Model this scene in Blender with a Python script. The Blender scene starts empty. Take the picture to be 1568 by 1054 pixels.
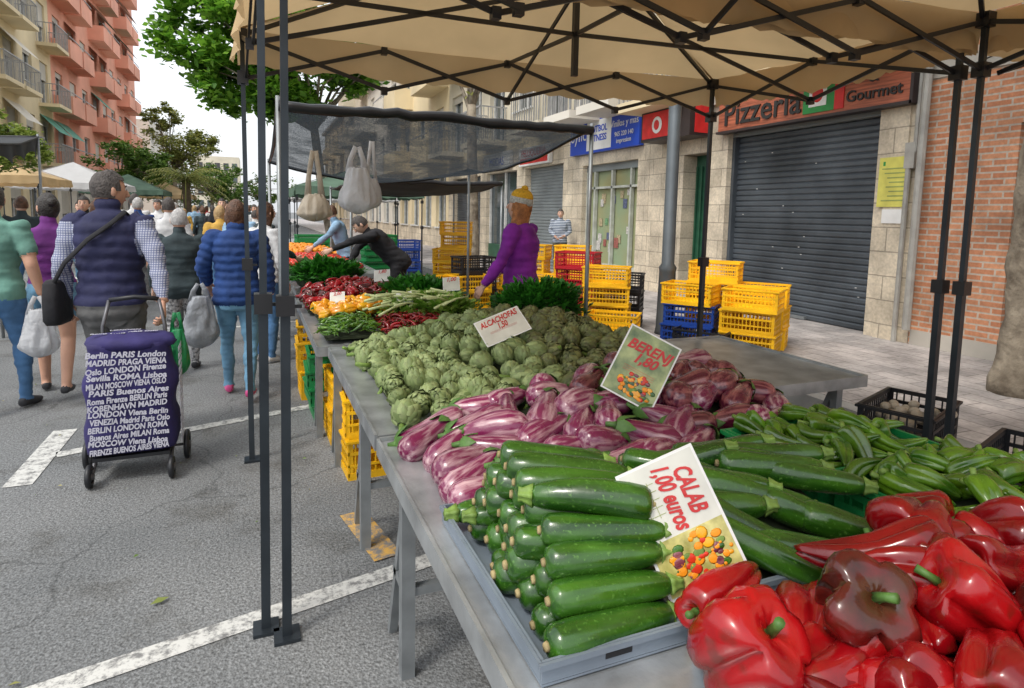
import bpy, math, random
import numpy as np
from mathutils import Matrix, Vector, noise, Euler
random.seed(7)
C=bpy.context.scene.collection
rad=math.radians
U=random.uniform
# ---------------------------------------------------------------- materials
def nt(name):
    m=bpy.data.materials.new(name); m.use_nodes=True
    t=m.node_tree; b=t.nodes["Principled BSDF"]; return m,t,b
def N(t,ty,**k):
    n=t.nodes.new(ty)
    for a,v in k.items():
        if a in n.inputs.keys(): n.inputs[a].default_value=v
        else: setattr(n,a,v)
    return n
def c4(c): return (c[0],c[1],c[2],1)
def mulc(c,f): return tuple(min(1,x*f) for x in c)
def M(name,col,rough=.6,var=.2,scale=6,bump=0,bscale=40,metal=0,coat=0,coords='Object',col2=None,detail=4,stretch=None,rnd=0,trans=0,spec=None,pos=(.3,.7)):
    m,t,b=nt(name); L=t.links.new
    tc=N(t,'ShaderNodeTexCoord'); src=tc.outputs[coords]
    if stretch:
        mp=N(t,'ShaderNodeMapping'); mp.inputs['Scale'].default_value=stretch; L(src,mp.inputs[0]); src=mp.outputs[0]
    if rnd:
        oi=N(t,'ShaderNodeObjectInfo'); ad=N(t,'ShaderNodeVectorMath',operation='MULTIPLY_ADD')
        L(oi.outputs['Random'],ad.inputs[0]); ad.inputs[1].default_value=(13,27,31); L(src,ad.inputs[2]); src=ad.outputs[0]
    no=N(t,'ShaderNodeTexNoise',Scale=scale,Detail=detail); L(src,no.inputs['Vector'])
    r=N(t,'ShaderNodeValToRGB'); r.color_ramp.elements[0].position=pos[0]; r.color_ramp.elements[1].position=pos[1]
    r.color_ramp.elements[0].color=c4(mulc(col,1-var)); r.color_ramp.elements[1].color=c4(col2 if col2 else mulc(col,1+var))
    L(no.outputs[0],r.inputs[0]); out=r.outputs[0]
    if rnd:
        hs=N(t,'ShaderNodeHueSaturation'); mr=N(t,'ShaderNodeMapRange'); mr.inputs[3].default_value=1-rnd; mr.inputs[4].default_value=1+rnd
        L(oi.outputs['Random'],mr.inputs[0]); L(mr.outputs[0],hs.inputs['Value']); L(out,hs.inputs['Color']); out=hs.outputs[0]
    L(out,b.inputs['Base Color'])
    b.inputs['Roughness'].default_value=rough; b.inputs['Metallic'].default_value=metal
    if coat: b.inputs['Coat Weight'].default_value=coat; b.inputs['Coat Roughness'].default_value=.15
    if spec is not None: b.inputs['Specular IOR Level'].default_value=spec
    if bump:
        n2=N(t,'ShaderNodeTexNoise',Scale=bscale,Detail=5); L(src,n2.inputs['Vector'])
        bp=N(t,'ShaderNodeBump',Strength=bump,Distance=.02); L(n2.outputs[0],bp.inputs['Height']); L(bp.outputs[0],b.inputs['Normal'])
    if trans:
        tr=N(t,'ShaderNodeBsdfTranslucent'); L(out,tr.inputs[0]); mx=N(t,'ShaderNodeMixShader'); mx.inputs[0].default_value=trans
        L(b.outputs[0],mx.inputs[1]); L(tr.outputs[0],mx.inputs[2]); L(mx.outputs[0],t.nodes['Material Output'].inputs[0])
    return m
def leafmat(name,c1,c2,trans=.35,rough=.5,mottle=0,mc=(.2,.1,.12)):
    m,t,b=nt(name); L=t.links.new
    g=N(t,'ShaderNodeNewGeometry'); r=N(t,'ShaderNodeValToRGB')
    r.color_ramp.elements[0].color=c4(c1); r.color_ramp.elements[1].color=c4(c2)
    L(g.outputs['Random Per Island'],r.inputs[0]); out=r.outputs[0]
    if mottle:
        n=N(t,'ShaderNodeTexNoise',Scale=45,Detail=4); L(g.outputs['Position'],n.inputs['Vector']); mr=N(t,'ShaderNodeMapRange'); mr.inputs[1].default_value=.45; mr.inputs[2].default_value=.75; mr.inputs[4].default_value=mottle; L(n.outputs[0],mr.inputs[0])
        mx=N(t,'ShaderNodeMix'); mx.data_type='RGBA'; mx.inputs[7].default_value=c4(mc); L(mr.outputs[0],mx.inputs[0]); L(out,mx.inputs[6]); out=mx.outputs[2]
    L(out,b.inputs['Base Color']); b.inputs['Roughness'].default_value=rough
    if trans:
        tr=N(t,'ShaderNodeBsdfTranslucent'); L(out,tr.inputs[0]); mx=N(t,'ShaderNodeMixShader'); mx.inputs[0].default_value=trans
        L(b.outputs[0],mx.inputs[1]); L(tr.outputs[0],mx.inputs[2]); L(mx.outputs[0],t.nodes['Material Output'].inputs[0])
    return m
def brickmat(name,c1,c2,mortar,w,h,ms=.01,plane='YZ',rough=.8,bump=.4,offset=.5,dirt=.25):
    m,t,b=nt(name); L=t.links.new
    g=N(t,'ShaderNodeNewGeometry'); s=N(t,'ShaderNodeSeparateXYZ'); L(g.outputs['Position'],s.inputs[0])
    cb=N(t,'ShaderNodeCombineXYZ')
    ax={'X':0,'Y':1,'Z':2}; L(s.outputs[ax[plane[0]]],cb.inputs[0]); L(s.outputs[ax[plane[1]]],cb.inputs[1])
    br=N(t,'ShaderNodeTexBrick'); br.offset=offset
    br.inputs['Scale'].default_value=1; br.inputs['Brick Width'].default_value=w; br.inputs['Row Height'].default_value=h
    br.inputs['Mortar Size'].default_value=ms; br.inputs['Color1'].default_value=c4(c1); br.inputs['Color2'].default_value=c4(c2); br.inputs['Mortar'].default_value=c4(mortar)
    L(cb.outputs[0],br.inputs[0])
    no=N(t,'ShaderNodeTexNoise',Scale=2.2,Detail=8); L(g.outputs['Position'],no.inputs['Vector'])
    mr=N(t,'ShaderNodeMapRange'); mr.inputs[1].default_value=.3; mr.inputs[2].default_value=.7; mr.inputs[3].default_value=1-dirt; mr.inputs[4].default_value=1+dirt*.4
    L(no.outputs[0],mr.inputs[0]); mm=N(t,'ShaderNodeVectorMath',operation='SCALE'); L(br.outputs[0],mm.inputs[0]); L(mr.outputs[0],mm.inputs['Scale'])
    n7=N(t,'ShaderNodeTexNoise',Scale=28,Detail=6); L(g.outputs['Position'],n7.inputs['Vector']); m7=N(t,'ShaderNodeMapRange'); m7.inputs[1].default_value=.3; m7.inputs[2].default_value=.7; m7.inputs[3].default_value=.82; m7.inputs[4].default_value=1.14; L(n7.outputs[0],m7.inputs[0])
    m8=N(t,'ShaderNodeVectorMath',operation='SCALE'); L(mm.outputs[0],m8.inputs[0]); L(m7.outputs[0],m8.inputs['Scale'])
    L(m8.outputs[0],b.inputs['Base Color']); b.inputs['Roughness'].default_value=rough
    iv=N(t,'ShaderNodeMath',operation='SUBTRACT'); iv.inputs[0].default_value=1; L(br.outputs['Fac'],iv.inputs[1])
    bp=N(t,'ShaderNodeBump',Strength=bump,Distance=.01); L(iv.outputs[0],bp.inputs['Height']); L(bp.outputs[0],b.inputs['Normal'])
    return m
# ---------------------------------------------------------------- mesh builder
def perp(d):
    a=Vector((0,0,1)) if abs(d.z)<.9 else Vector((1,0,0))
    return d.cross(a).normalized()
class MB:
    def __init__(s): s.v=[];s.f=[];s.m=[];s.s=[];s.mats=[]
    def mi(s,mat):
        if mat not in s.mats: s.mats.append(mat)
        return s.mats.index(mat)
    def add(s,vs,fs,mat,sm=False):
        o=len(s.v); i=s.mi(mat); s.v.extend([tuple(v) for v in vs])
        for f in fs: s.f.append([o+k for k in f]); s.m.append(i); s.s.append(sm)
    def box(s,a,b,mat):
        x0,y0,z0=a;x1,y1,z1=b
        s.add([(x0,y0,z0),(x1,y0,z0),(x1,y1,z0),(x0,y1,z0),(x0,y0,z1),(x1,y0,z1),(x1,y1,z1),(x0,y1,z1)],
          [(3,2,1,0),(4,5,6,7),(0,1,5,4),(1,2,6,5),(2,3,7,6),(3,0,4,7)],mat)
    def bar(s,p0,p1,w,h,mat,upv=(0,0,1)):
        p0=Vector(p0);p1=Vector(p1);d=(p1-p0).normalized();u=Vector(upv)
        if abs(d.dot(u))>.98:u=Vector((1,0,0))
        r=d.cross(u).normalized();u=r.cross(d)
        vs=[]
        for p in(p0,p1):
            for a,b in((-1,-1),(1,-1),(1,1),(-1,1)): vs.append(p+r*a*w/2+u*b*h/2)
        s.add(vs,[(3,2,1,0),(4,5,6,7),(0,1,5,4),(1,2,6,5),(2,3,7,6),(3,0,4,7)],mat)
    def rings(s,rs,mat,cap=True,sm=True,closed=True):
        n=len(rs[0]); vs=[v for r in rs for v in r]; fs=[]
        for i in range(len(rs)-1):
            for j in range(n if closed else n-1):
                k=(j+1)%n; fs.append((i*n+j,i*n+k,(i+1)*n+k,(i+1)*n+j))
        if cap and closed:
            fs.append(tuple(range(n-1,-1,-1))); fs.append(tuple((len(rs)-1)*n+j for j in range(n)))
        s.add(vs,fs,mat,sm)
    def tube(s,pts,r,mat,n=8,cap=True,sm=True,flat=1,fd=None):
        pts=[Vector(p) for p in pts]; R=r if isinstance(r,(list,tuple)) else [r]*len(pts)
        rs=[]; pr=None
        for i,p in enumerate(pts):
            d=(pts[min(i+1,len(pts)-1)]-pts[max(i-1,0)]).normalized()
            if pr is None: pr=perp(d) if fd is None else (Vector(fd)-d*d.dot(Vector(fd))).normalized()
            else: pr=(pr-d*pr.dot(d)).normalized()
            q=d.cross(pr)
            rs.append([p+(pr*math.cos(a)+q*math.sin(a)*flat)*R[i] for a in [2*math.pi*j/n for j in range(n)]])
        s.rings(rs,mat,cap,sm)
    def ell(s,c,r,mat,nu=12,nv=8,R=None,fn=None):
        rs=[]; c=Vector(c)
        for i in range(nv+1):
            th=math.pi*i/nv; th=min(max(th,.06),math.pi-.06); ring=[]
            for j in range(nu):
                a=2*math.pi*j/nu; v=Vector((math.sin(th)*math.cos(a)*r[0],math.sin(th)*math.sin(a)*r[1],-math.cos(th)*r[2]))
                if fn: v=fn(v)
                if R: v=R@v
                ring.append(c+v)
            rs.append(ring)
        s.rings(rs,mat)
    def addmesh(s,me,M4,mat,sm=False):
        s.add([M4@v.co for v in me.vertices],[tuple(p.vertices) for p in me.polygons],mat,sm)
    def mesh(s,name):
        me=bpy.data.meshes.new(name); me.from_pydata(s.v,[],s.f)
        for m in s.mats: me.materials.append(m)
        me.polygons.foreach_set('material_index',s.m); me.polygons.foreach_set('use_smooth',s.s); me.update(); return me
    def obj(s,name,loc=(0,0,0),rz=0,parent=None):
        o=bpy.data.objects.new(name,s.mesh(name)); o.location=loc; o.rotation_euler=(0,0,rz); C.objects.link(o)
        if parent: o.parent=parent
        return o
    def split(s,name,names):
        e=empty(name)
        for i,m in enumerate(s.mats):
            q=MB(); mp={}
            fs=[];vs=[]
            for f,mi in zip(s.f,s.m):
                if mi!=i: continue
                nf=[]
                for k in f:
                    if k not in mp: mp[k]=len(vs); vs.append(s.v[k])
                    nf.append(mp[k])
                fs.append(nf)
            q.add(vs,fs,m); q.obj(names.get(m.name,m.name),parent=e)
        return e
def empty(name,loc=(0,0,0)):
    e=bpy.data.objects.new(name,None); e.location=loc; e.empty_display_size=.1; C.objects.link(e); return e
def inst(name,me,Mx,parent=None):
    o=bpy.data.objects.new(name,me); C.objects.link(o)
    if parent: o.parent=parent
    o.matrix_world=Mx; return o
_tc={}
def textmesh(body,size,ext=.001,align='CENTER',sp=1.0,off=0,shear=0):
    k=(body,size,ext,align,sp,off,shear)
    if k in _tc: return _tc[k]
    cu=bpy.data.curves.new('t','FONT'); cu.body=body; cu.size=size; cu.extrude=ext; cu.align_x=align; cu.space_line=sp; cu.resolution_u=3; cu.offset=off; cu.shear=shear
    o=bpy.data.objects.new('t',cu); C.objects.link(o); dg=bpy.context.evaluated_depsgraph_get(); dg.update()
    me=bpy.data.meshes.new_from_object(o.evaluated_get(dg)); bpy.data.objects.remove(o); _tc[k]=me; return me
def twidth(me):
    xs=[v.co.x for v in me.vertices]; return max(xs)-min(xs)
def frame(c,r,u):
    r=Vector(r).normalized();u=Vector(u);u=(u-r*r.dot(u)).normalized();n=r.cross(u)
    m=Matrix((r,u,n)).transposed().to_4x4(); m.translation=Vector(c); return m
# ---------------------------------------------------------------- camera, world, sun
cd=bpy.data.cameras.new("camera"); cam=bpy.data.objects.new("camera",cd); C.objects.link(cam); bpy.context.scene.camera=cam
cd.sensor_width=36; cd.lens=36*940/1568; cd.shift_y=-98/1568; cd.clip_end=1500; cd.clip_start=.05
cam.matrix_world=Matrix.Translation((0,0,1.55))@Matrix.Rotation(rad(-22.7),4,'Z')@Matrix.Rotation(rad(84),4,'X')@Matrix.Rotation(rad(1.2),4,'Z')
sc=bpy.context.scene
sc.view_settings.view_transform='Standard'; sc.view_settings.look='None'; sc.view_settings.exposure=0
w=bpy.data.worlds.new("World"); sc.world=w; w.use_nodes=True; t=w.node_tree; bg=t.nodes['Background']
sky=t.nodes.new('ShaderNodeTexSky'); sky.sky_type='NISHITA'; sky.sun_disc=False; sky.sun_elevation=rad(55); sky.sun_rotation=rad(240); sky.dust_density=4; sky.air_density=1.2
hs=t.nodes.new('ShaderNodeHueSaturation'); hs.inputs['Saturation'].default_value=.25
ad=t.nodes.new('ShaderNodeMix'); ad.data_type='RGBA'; ad.blend_type='ADD'; ad.inputs[0].default_value=1; ad.inputs[7].default_value=(6.1,6.3,6.6,1)
t.links.new(sky.outputs[0],hs.inputs['Color']); t.links.new(hs.outputs[0],ad.inputs[6]); t.links.new(ad.outputs[2],bg.inputs[0]); bg.inputs[1].default_value=.125
sl=bpy.data.lights.new("sun",'SUN'); sl.energy=1.5; sl.angle=rad(11); sl.color=(1,.94,.85); so=bpy.data.objects.new("sun",sl); C.objects.link(so)
sd=Vector((-.6,-.35,1.0)).normalized(); so.rotation_euler=sd.to_track_quat('Z','Y').to_euler()
# ---------------------------------------------------------------- common materials
steel=M('table_steel',(.40,.42,.43),.33,.3,7,.08,60,metal=.55,detail=8)
steelD=M('grey_steel',(.26,.28,.29),.45,.2,9,metal=.5)
postm=M('dark_post',(.045,.055,.065),.35,.25,5,metal=.6)
black=M('black_metal',(.015,.015,.017),.4,.2,5)
bplas=M('black_plastic',(.012,.013,.016),.45,.2,8)
yplas=M('yellow_plastic',(.85,.47,.006),.45,.2,5,rnd=.16)
gplas=M('green_plastic',(.01,.22,.06),.4,.15,4)
blplas=M('blue_plastic',(.01,.05,.28),.4,.15,4)
rplas=M('red_plastic',(.45,.01,.02),.4,.15,4)
white=M('white_paint',(.75,.75,.73),.6,.08,5)
skin=M('skin',(.66,.40,.29),.55,.08,9); skin2=M('skin_tan',(.56,.31,.21),.55,.08,9)
lipm=M('lip',(.4,.13,.11),.5); eyew=M('eye_white',(.7,.7,.7),.3); eyed=M('eye_dark',(.02,.015,.01),.2)
canv=M('canvas_beige',(.62,.455,.25),.85,.16,1.4,.5,4,trans=.36,detail=8)
# ---------------------------------------------------------------- ground
m,t,b=nt('asphalt'); L=t.links.new
g=N(t,'ShaderNodeNewGeometry'); n1=N(t,'ShaderNodeTexNoise',Scale=.7,Detail=6); n2=N(t,'ShaderNodeTexNoise',Scale=75,Detail=3); n3=N(t,'ShaderNodeTexVoronoi',Scale=110)
for n in(n1,n2,n3): L(g.outputs['Position'],n.inputs['Vector'])
r=N(t,'ShaderNodeValToRGB'); r.color_ramp.elements[0].position=.3; r.color_ramp.elements[1].position=.72; r.color_ramp.elements[0].color=(.118,.126,.131,1); r.color_ramp.elements[1].color=(.225,.23,.23,1)
L(n1.outputs[0],r.inputs[0]); mr=N(t,'ShaderNodeMapRange'); mr.inputs[1].default_value=.25; mr.inputs[2].default_value=.75; mr.inputs[3].default_value=.4; mr.inputs[4].default_value=1.6; L(n2.outputs[0],mr.inputs[0])
vm=N(t,'ShaderNodeVectorMath',operation='SCALE'); L(r.outputs[0],vm.inputs[0]); L(mr.outputs[0],vm.inputs['Scale'])
n5=N(t,'ShaderNodeTexNoise',Scale=2.0,Detail=10,Roughness=.7); L(g.outputs['Position'],n5.inputs['Vector']); r5=N(t,'ShaderNodeValToRGB'); r5.color_ramp.elements[0].position=.52; r5.color_ramp.elements[1].position=.66; r5.color_ramp.elements[0].color=(1,1,1,1); r5.color_ramp.elements[1].color=(.62,.6,.57,1)
L(n5.outputs[0],r5.inputs[0]); mu=N(t,'ShaderNodeVectorMath',operation='MULTIPLY'); L(vm.outputs[0],mu.inputs[0]); L(r5.outputs[0],mu.inputs[1])
nd=N(t,'ShaderNodeTexNoise',Scale=1.5,Detail=6); L(g.outputs['Position'],nd.inputs['Vector']); va=N(t,'ShaderNodeVectorMath',operation='MULTIPLY_ADD'); L(nd.outputs['Color'],va.inputs[0]); va.inputs[1].default_value=(.9,.9,.9); L(g.outputs['Position'],va.inputs[2])
vc=N(t,'ShaderNodeTexVoronoi',Scale=.45); vc.feature='DISTANCE_TO_EDGE'; L(va.outputs[0],vc.inputs['Vector']); mc=N(t,'ShaderNodeMapRange'); mc.inputs[1].default_value=.0; mc.inputs[2].default_value=.006; mc.inputs[3].default_value=.6; mc.inputs[4].default_value=1; L(vc.outputs['Distance'],mc.inputs[0])
mk=N(t,'ShaderNodeVectorMath',operation='SCALE'); L(mu.outputs[0],mk.inputs[0]); L(mc.outputs[0],mk.inputs['Scale'])
L(mk.outputs[0],b.inputs['Base Color']); b.inputs['Roughness'].default_value=.85
bp=N(t,'ShaderNodeBump',Strength=.6,Distance=.006); L(n3.outputs[0],bp.inputs['Height']); L(bp.outputs[0],b.inputs['Normal'])
asph=m
q=MB(); q.add([(-400,-400,0),(400,-400,0),(400,600,0),(-400,600,0)],[(0,1,2,3)],asph); q.obj('ground')
pav=brickmat('paving',(.48,.44,.42),(.38,.355,.345),(.22,.2,.19),.4,.2,.006,'YX',dirt=.45)
kerbm=M('kerb_stone',(.33,.33,.32),.8,.2,4)
q=MB(); q.box((4.35,-30,-.1),(7.6,120,.12),pav); q.box((4.2,-30,-.1),(4.348,120,.118),kerbm); q.obj('pavement')
q=MB(); q.box((-12,-10,-.1),(-7.6,120,.12),pav); q.box((-7.598,-10,-.1),(-7.45,120,.118),kerbm); q.obj('pavement')
def worn(name,col,th=.46):
    m,t,b=nt(name); L=t.links.new; g=N(t,'ShaderNodeNewGeometry'); n=N(t,'ShaderNodeTexNoise',Scale=20,Detail=10,Roughness=.8); L(g.outputs['Position'],n.inputs['Vector'])
    r=N(t,'ShaderNodeValToRGB'); r.color_ramp.elements[0].position=th-.08; r.color_ramp.elements[1].position=th+.04; r.color_ramp.elements[0].color=(.18,.18,.178,1); r.color_ramp.elements[1].color=c4(col)
    L(n.outputs[0],r.inputs[0]); L(r.outputs[0],b.inputs['Base Color']); b.inputs['Roughness'].default_value=.8; return m
wl=worn('worn_white_line',(.6,.6,.57),.49); yl=worn('worn_yellow_line',(.62,.36,.08),.53)
def strip(q,a,b_,w,mat,z=.004):
    a=Vector((*a,z));b_=Vector((*b_,z));d=(b_-a).normalized();n=Vector((-d.y,d.x,0))*w/2
    q.add([a-n,b_-n,b_+n,a+n],[(0,1,2,3)],mat)
q=MB(); strip(q,(-3,1.72),(3,3.06),.1,wl); strip(q,(-1.18,4.5),(.9,5.18),.1,wl); strip(q,(-1.25,4.05),(-1.25,5.0),.14,wl); strip(q,(-1.25,8.5),(.6,9.1),.1,wl)
strip(q,(-3.6,4),(-3.6,60),.12,wl)
for y0,y1 in((2.62,3.1),(4.3,4.8),(6,6.5)): strip(q,(.52,y0),(.43,y1),.13,yl,.008)
q.obj('road_markings')
lf=leafmat('litter',(.25,.2,.05),(.12,.22,.04),0)
q=MB()
for i in range(90):
    x,y=U(-3,.4),U(1.4,7); s=U(.005,.014); a=U(0,6.3); z=.012
    if i<3: x,y,s=[(-.38,2.62,.035),(-.75,2.3,.018),(-1.6,3.0,.02)][i]
    q.add([(x+math.cos(a)*s,y+math.sin(a)*s,z),(x-math.sin(a)*s*.5,y+math.cos(a)*s*.5,z+.006),(x-math.cos(a)*s,y-math.sin(a)*s,z),(x+math.sin(a)*s*.5,y-math.cos(a)*s*.5,z+.003)],[(0,1,2,3)],lf)
q.obj('fallen_leaves')
# ---------------------------------------------------------------- buildings
stone=brickmat('cream_stone',(.70,.61,.47),(.58,.50,.38),(.36,.31,.24),.55,.3,.008,dirt=.35)
brick=brickmat('orange_brick',(.64,.30,.16),(.50,.20,.10),(.52,.44,.36),.25,.068,.01,dirt=.35)
stucco_o=M('salmon_stucco',(.76,.36,.25),.85,.14,.5,.1,12)
stucco_y=M('cream_stucco',(.74,.62,.40),.85,.14,.5,.1,12)
stucco_w=M('white_stucco',(.7,.66,.58),.85,.14,.5,.1,12)
stucco_g=M('pale_stucco',(.66,.60,.47),.85,.14,.5,.1,12)
glass=M('window_glass',(.05,.07,.08),.08,.3,.6,metal=0,spec=1)
frame_w=M('window_frame',(.6,.6,.58),.5)
persi=M('roller_blind',(.5,.47,.4),.6,.15,.8)
railm=M('railing_metal',(.3,.3,.3),.5)
awn=M('awning_fabric',(.10,.30,.22),.8,.2,2)
def wall_floor(q,X,sd,y0,y1,z0,z1,bays,wl_,ww,wh,sill,balc=None,bd=.9,rail='bars',drop=None,aw=None):
    xi=X-sd*.3; bw=(y1-y0)/bays
    def bx(xa,ya,za,xb,yb,zb,m): q.box((min(xa,xb),ya,za),(max(xa,xb),yb,zb),m)
    for i in range(bays):
        a=y0+i*bw; c=a+bw/2; wa=c-ww/2; wb=c+ww/2
        full=balc and balc(i); s=.08 if full else sill; hd=z0+s+(wh if not full else 2.15)
        bx(X,a,z0,xi,wa,z1,wl_); bx(X,wb,z0,xi,a+bw,z1,wl_); bx(X,wa,z0,xi,wb,z0+s,wl_); bx(X,wa,hd,xi,wb,z1,wl_)
        bx(X-sd*.2,wa,z0+s,X-sd*.22,wb,hd,glass)
        for yy in(wa,c-.03,wb-.06): bx(X-sd*.14,yy,z0+s,X-sd*.198,yy+.06,hd,frame_w)
        bx(X-sd*.139,wa+.06,hd-.06,X-sd*.197,wb-.06,hd,frame_w)
        dr=U(0,.8) if random.random()<.7 else .12
        if drop is not None: dr=drop
        bx(X-sd*.08,wa+.002,hd-dr*(hd-z0-s),X-sd*.12,wb-.002,hd-.002,persi)
        if not full: bx(X+sd*.06,wa-.05,z0+s-.05,X-sd*.1,wb+.05,z0+s+.003,frame_w)
        else:
            ba=a+.15; bb=a+bw-.15
            bx(X-sd*.002,ba,z0-.12,X+sd*bd,bb,z0+.05,wl_)
            if rail=='solid':
                bx(X+sd*bd,ba,z0+.05,X+sd*(bd-.08),bb,z0+.85,wl_); bx(X,ba,z0+.05,X+sd*(bd-.08),ba+.08,z0+.85,wl_); bx(X,bb-.08,z0+.05,X+sd*(bd-.08),bb,z0+.85,wl_)
            bx(X+sd*(bd-.01),ba+.01,z0+1.0,X+sd*(bd-.05),bb-.01,z0+1.05,railm)
            if aw and random.random()<.4:
                m_=random.choice(aw); q.add([(X+sd*.01,ba,z0+2.5),(X+sd*.01,bb,z0+2.5),(X+sd*bd*.95,bb,z0+1.6),(X+sd*bd*.95,ba,z0+1.6)],[(0,1,2,3)],m_)
            if rail=='bars':
                k=int((bb-ba)/.14)
                for j in range(k+1):
                    yy=ba+.02+(bb-ba-.06)*j/k; bx(X+sd*(bd-.02),yy,z0+.05,X+sd*(bd-.04),yy+.02,z0+1.0,railm)
                for yy in(ba+.01,bb-.03):
                    for j in range(6): xx=X+sd*(bd-.05)*(j+.3)/6; bx(xx,yy,z0+.05,xx+sd*.02,yy+.02,z0+1.0,railm)
                    bx(X,yy,z0+1.001,X+sd*(bd-.05),yy+.02,z0+1.04,railm)
def roller(q,X,y0,y1,z0,z1,mat,p=.085):
    n=int((z1-z0)/p); vs=[]; prof=[]
    for i in range(n):
        z=z0+(z1-z0)*i/n; h=(z1-z0)/n
        prof+= [(0,z),(-.018,z+h*.25),(-.018,z+h*.75),(0,z+h*.98)]
    for px_,z in prof: vs+=[(X+px_,y0,z),(X+px_,y1,z)]
    fs=[(2*i,2*i+1,2*i+3,2*i+2) for i in range(len(prof)-1)]
    q.add(vs,fs,mat)
names={'cream_stone':'walls','orange_brick':'brick_walls','salmon_stucco':'walls','cream_stucco':'walls','white_stucco':'walls','pale_stucco':'walls','window_glass':'windows','window_frame':'window_frames','roller_blind':'roller_blinds','railing_metal':'balcony_railings','awning_fabric':'awnings'}
X=7.2
shut=M('dark_shutter',(.075,.088,.102),.42,.45,1.2,metal=.3,detail=8)
shut2=M('grey_shutter',(.25,.28,.29),.5,.15,1.5,metal=.3)
greend=M('green_door',(.02,.09,.05),.4)
pipe=M('pipe_grey',(.35,.34,.31),.5)
conc=M('concrete',(.45,.42,.37),.8,.15,2)
q=MB()
q.box((X+.0,-6,.12),(X+.4,3.0,16),brick); q.box((X,3.9,.12),(X+.4,4.86,16),brick); q.box((X+.25,3.0,.12),(X+.3,3.9,2.6),glass); q.box((X,3.0,2.6),(X+.4,3.9,16),brick)
q.box((X+.05,3.38,.12),(X+.24,3.5,2.6),frame_w)
q.box((X-.012,3.9,.121),(X-.001,4.84,.3),conc)
q.box((X+.45,-6,.1),(X+9,4.86,16),stucco_y)
for k in range(4): q.box((X-.03,-6,3.2+3.1*k),(X-.001,4.86,3.4+3.1*k),conc)
q.split('brick_building',names)
q=MB()
def pier(a,b_,z1=3.45): q.box((X,a,.12),(X+.45,b_,z1),stone)
pier(4.87,5.45); pier(8.13,8.62); pier(9.25,9.55); pier(9.55,10.3)
q.box((X-.03,5.05,.12),(X-.001,5.3,3.4),stone)
q.box((X,5.45,3.02),(X+.45,8.13,3.45),stone); q.box((X,8.62,2.7),(X+.45,9.25,3.45),stone)
q.box((X+.1,5.45,2.9),(X+.3,8.13,3.018),shut2)
roller(q,X+.2,5.45,8.13,.12,2.9,shut)
for yy in(5.45,8.07): q.box((X+.1,yy,.12),(X+.199,yy+.06,2.9),shut)
random.seed(2)
for k in range(14):
    yy=U(5.6,8.0); zz=U(.5,2.6); q.box((X+.178,yy,zz),(X+.181,yy+.025,zz+.012),frame_w)
q.box((X+.13,6.5,.13),(X+.18,7.0,.17),steelD)
q.box((X+.3,8.62,.12),(X+.34,9.25,2.7),greend)
for j in range(5): q.box((X+.26,8.66+j*.13,.3),(X+.298,8.69+j*.13,2.5),greend)
q.box((X+.46,4.87,.1),(X+9,10.3,16),stucco_y)
q.box((X-.1,4.87,3.452),(X+.45,10.3,3.6),conc)
for k in range(4): wall_floor(q,X,-1,4.87,10.3,3.6+3*k,6.6+3*k,3,stucco_y,1.3,1.4,.9,lambda i:i!=1)
q.tube([(X-.06,5.0,.12),(X-.06,5.0,2.2),(X-.06,4.93,2.4),(X-.06,4.93,3.4)],.03,pipe); q.tube([(X-.1,4.83,.3),(X-.1,4.83,3.4)],.045,pipe)
q.box((X-.09,4.92,2.2),(X-.001,5.04,2.5),pipe)
for yy in(4.99,9.4): q.tube([(X-.03,yy,3.3),(X-.03,yy-.5,3.25),(X-.03,yy-.9,3.35)],.008,black,5)
q.split('stone_building',dict(names,dark_shutter='roller_shutter',green_door='door',pipe_grey='drain_pipes',concrete='cornice',grey_shutter='shutter_box'))
q=MB()
pier(10.31,10.7); pier(13.0,13.5)
q.box((X,10.7,2.75),(X+.45,13.0,3.0),stone); q.box((X,10.31,3.451),(X+.45,13.5,3.8),stone); q.box((X,10.7,3.0),(X+.45,13.0,3.45),stone)
fr=M('shop_frame',(.45,.47,.42),.5); door_g=M('shop_interior',(.45,.42,.2),.7,.3,1.5,col2=(.25,.33,.2))
q.box((X+.22,10.7,.5),(X+.25,13.0,2.75),door_g); q.box((X+.1,10.7,.12),(X+.3,13.0,.5),fr)
for yy in(10.7,11.1,11.85,12.6,12.94): q.box((X+.12,yy,.5),(X+.2,yy+.06,2.6),fr)
q.box((X+.12,10.7,2.601),(X+.2,13.0,2.749),shut2); q.box((X+.12,10.76,2.2),(X+.2,12.94,2.25),fr)
pcs=[M('poster_%d'%i,c,.6,.5,30) for i,c in enumerate([(.5,.48,.45),(.3,.1,.08),(.15,.3,.15),(.1,.12,.2),(.4,.33,.2)])]
for i in range(18):
    y=U(11.15,12.5); z=U(.7,2.1); s=U(.10,.18); q.box((X+.205-i*.0003,y,z),(X+.209-i*.0003,y+s,z+s*1.3),random.choice(pcs))
q.box((X+.46,10.31,.1),(X+9,13.5,13),stucco_w)
for k in range(3): wall_floor(q,X,-1,10.31,13.5,3.8+3*k,6.8+3*k,2,stucco_w,1.0,1.4,.9,lambda i:True)
q.split('corner_shop_building',dict(names,shop_frame='shop_front'))
q=MB()
pier(13.51,14.0); pier(16.4,17.0); pier(19.6,20.2); pier(23.4,24)
roller(q,X+.2,14.0,16.4,.12,2.9,shut2)
q.box((X+.2,17,.6),(X+.22,19.6,2.9),glass); q.box((X+.1,17,.12),(X+.3,19.6,.6),greend); 
for yy in(17,18.2,19.54): q.box((X+.12,yy,.6),(X+.19,yy+.06,2.9),frame_w)
roller(q,X+.2,20.2,23.4,.12,2.9,shut)
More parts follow.
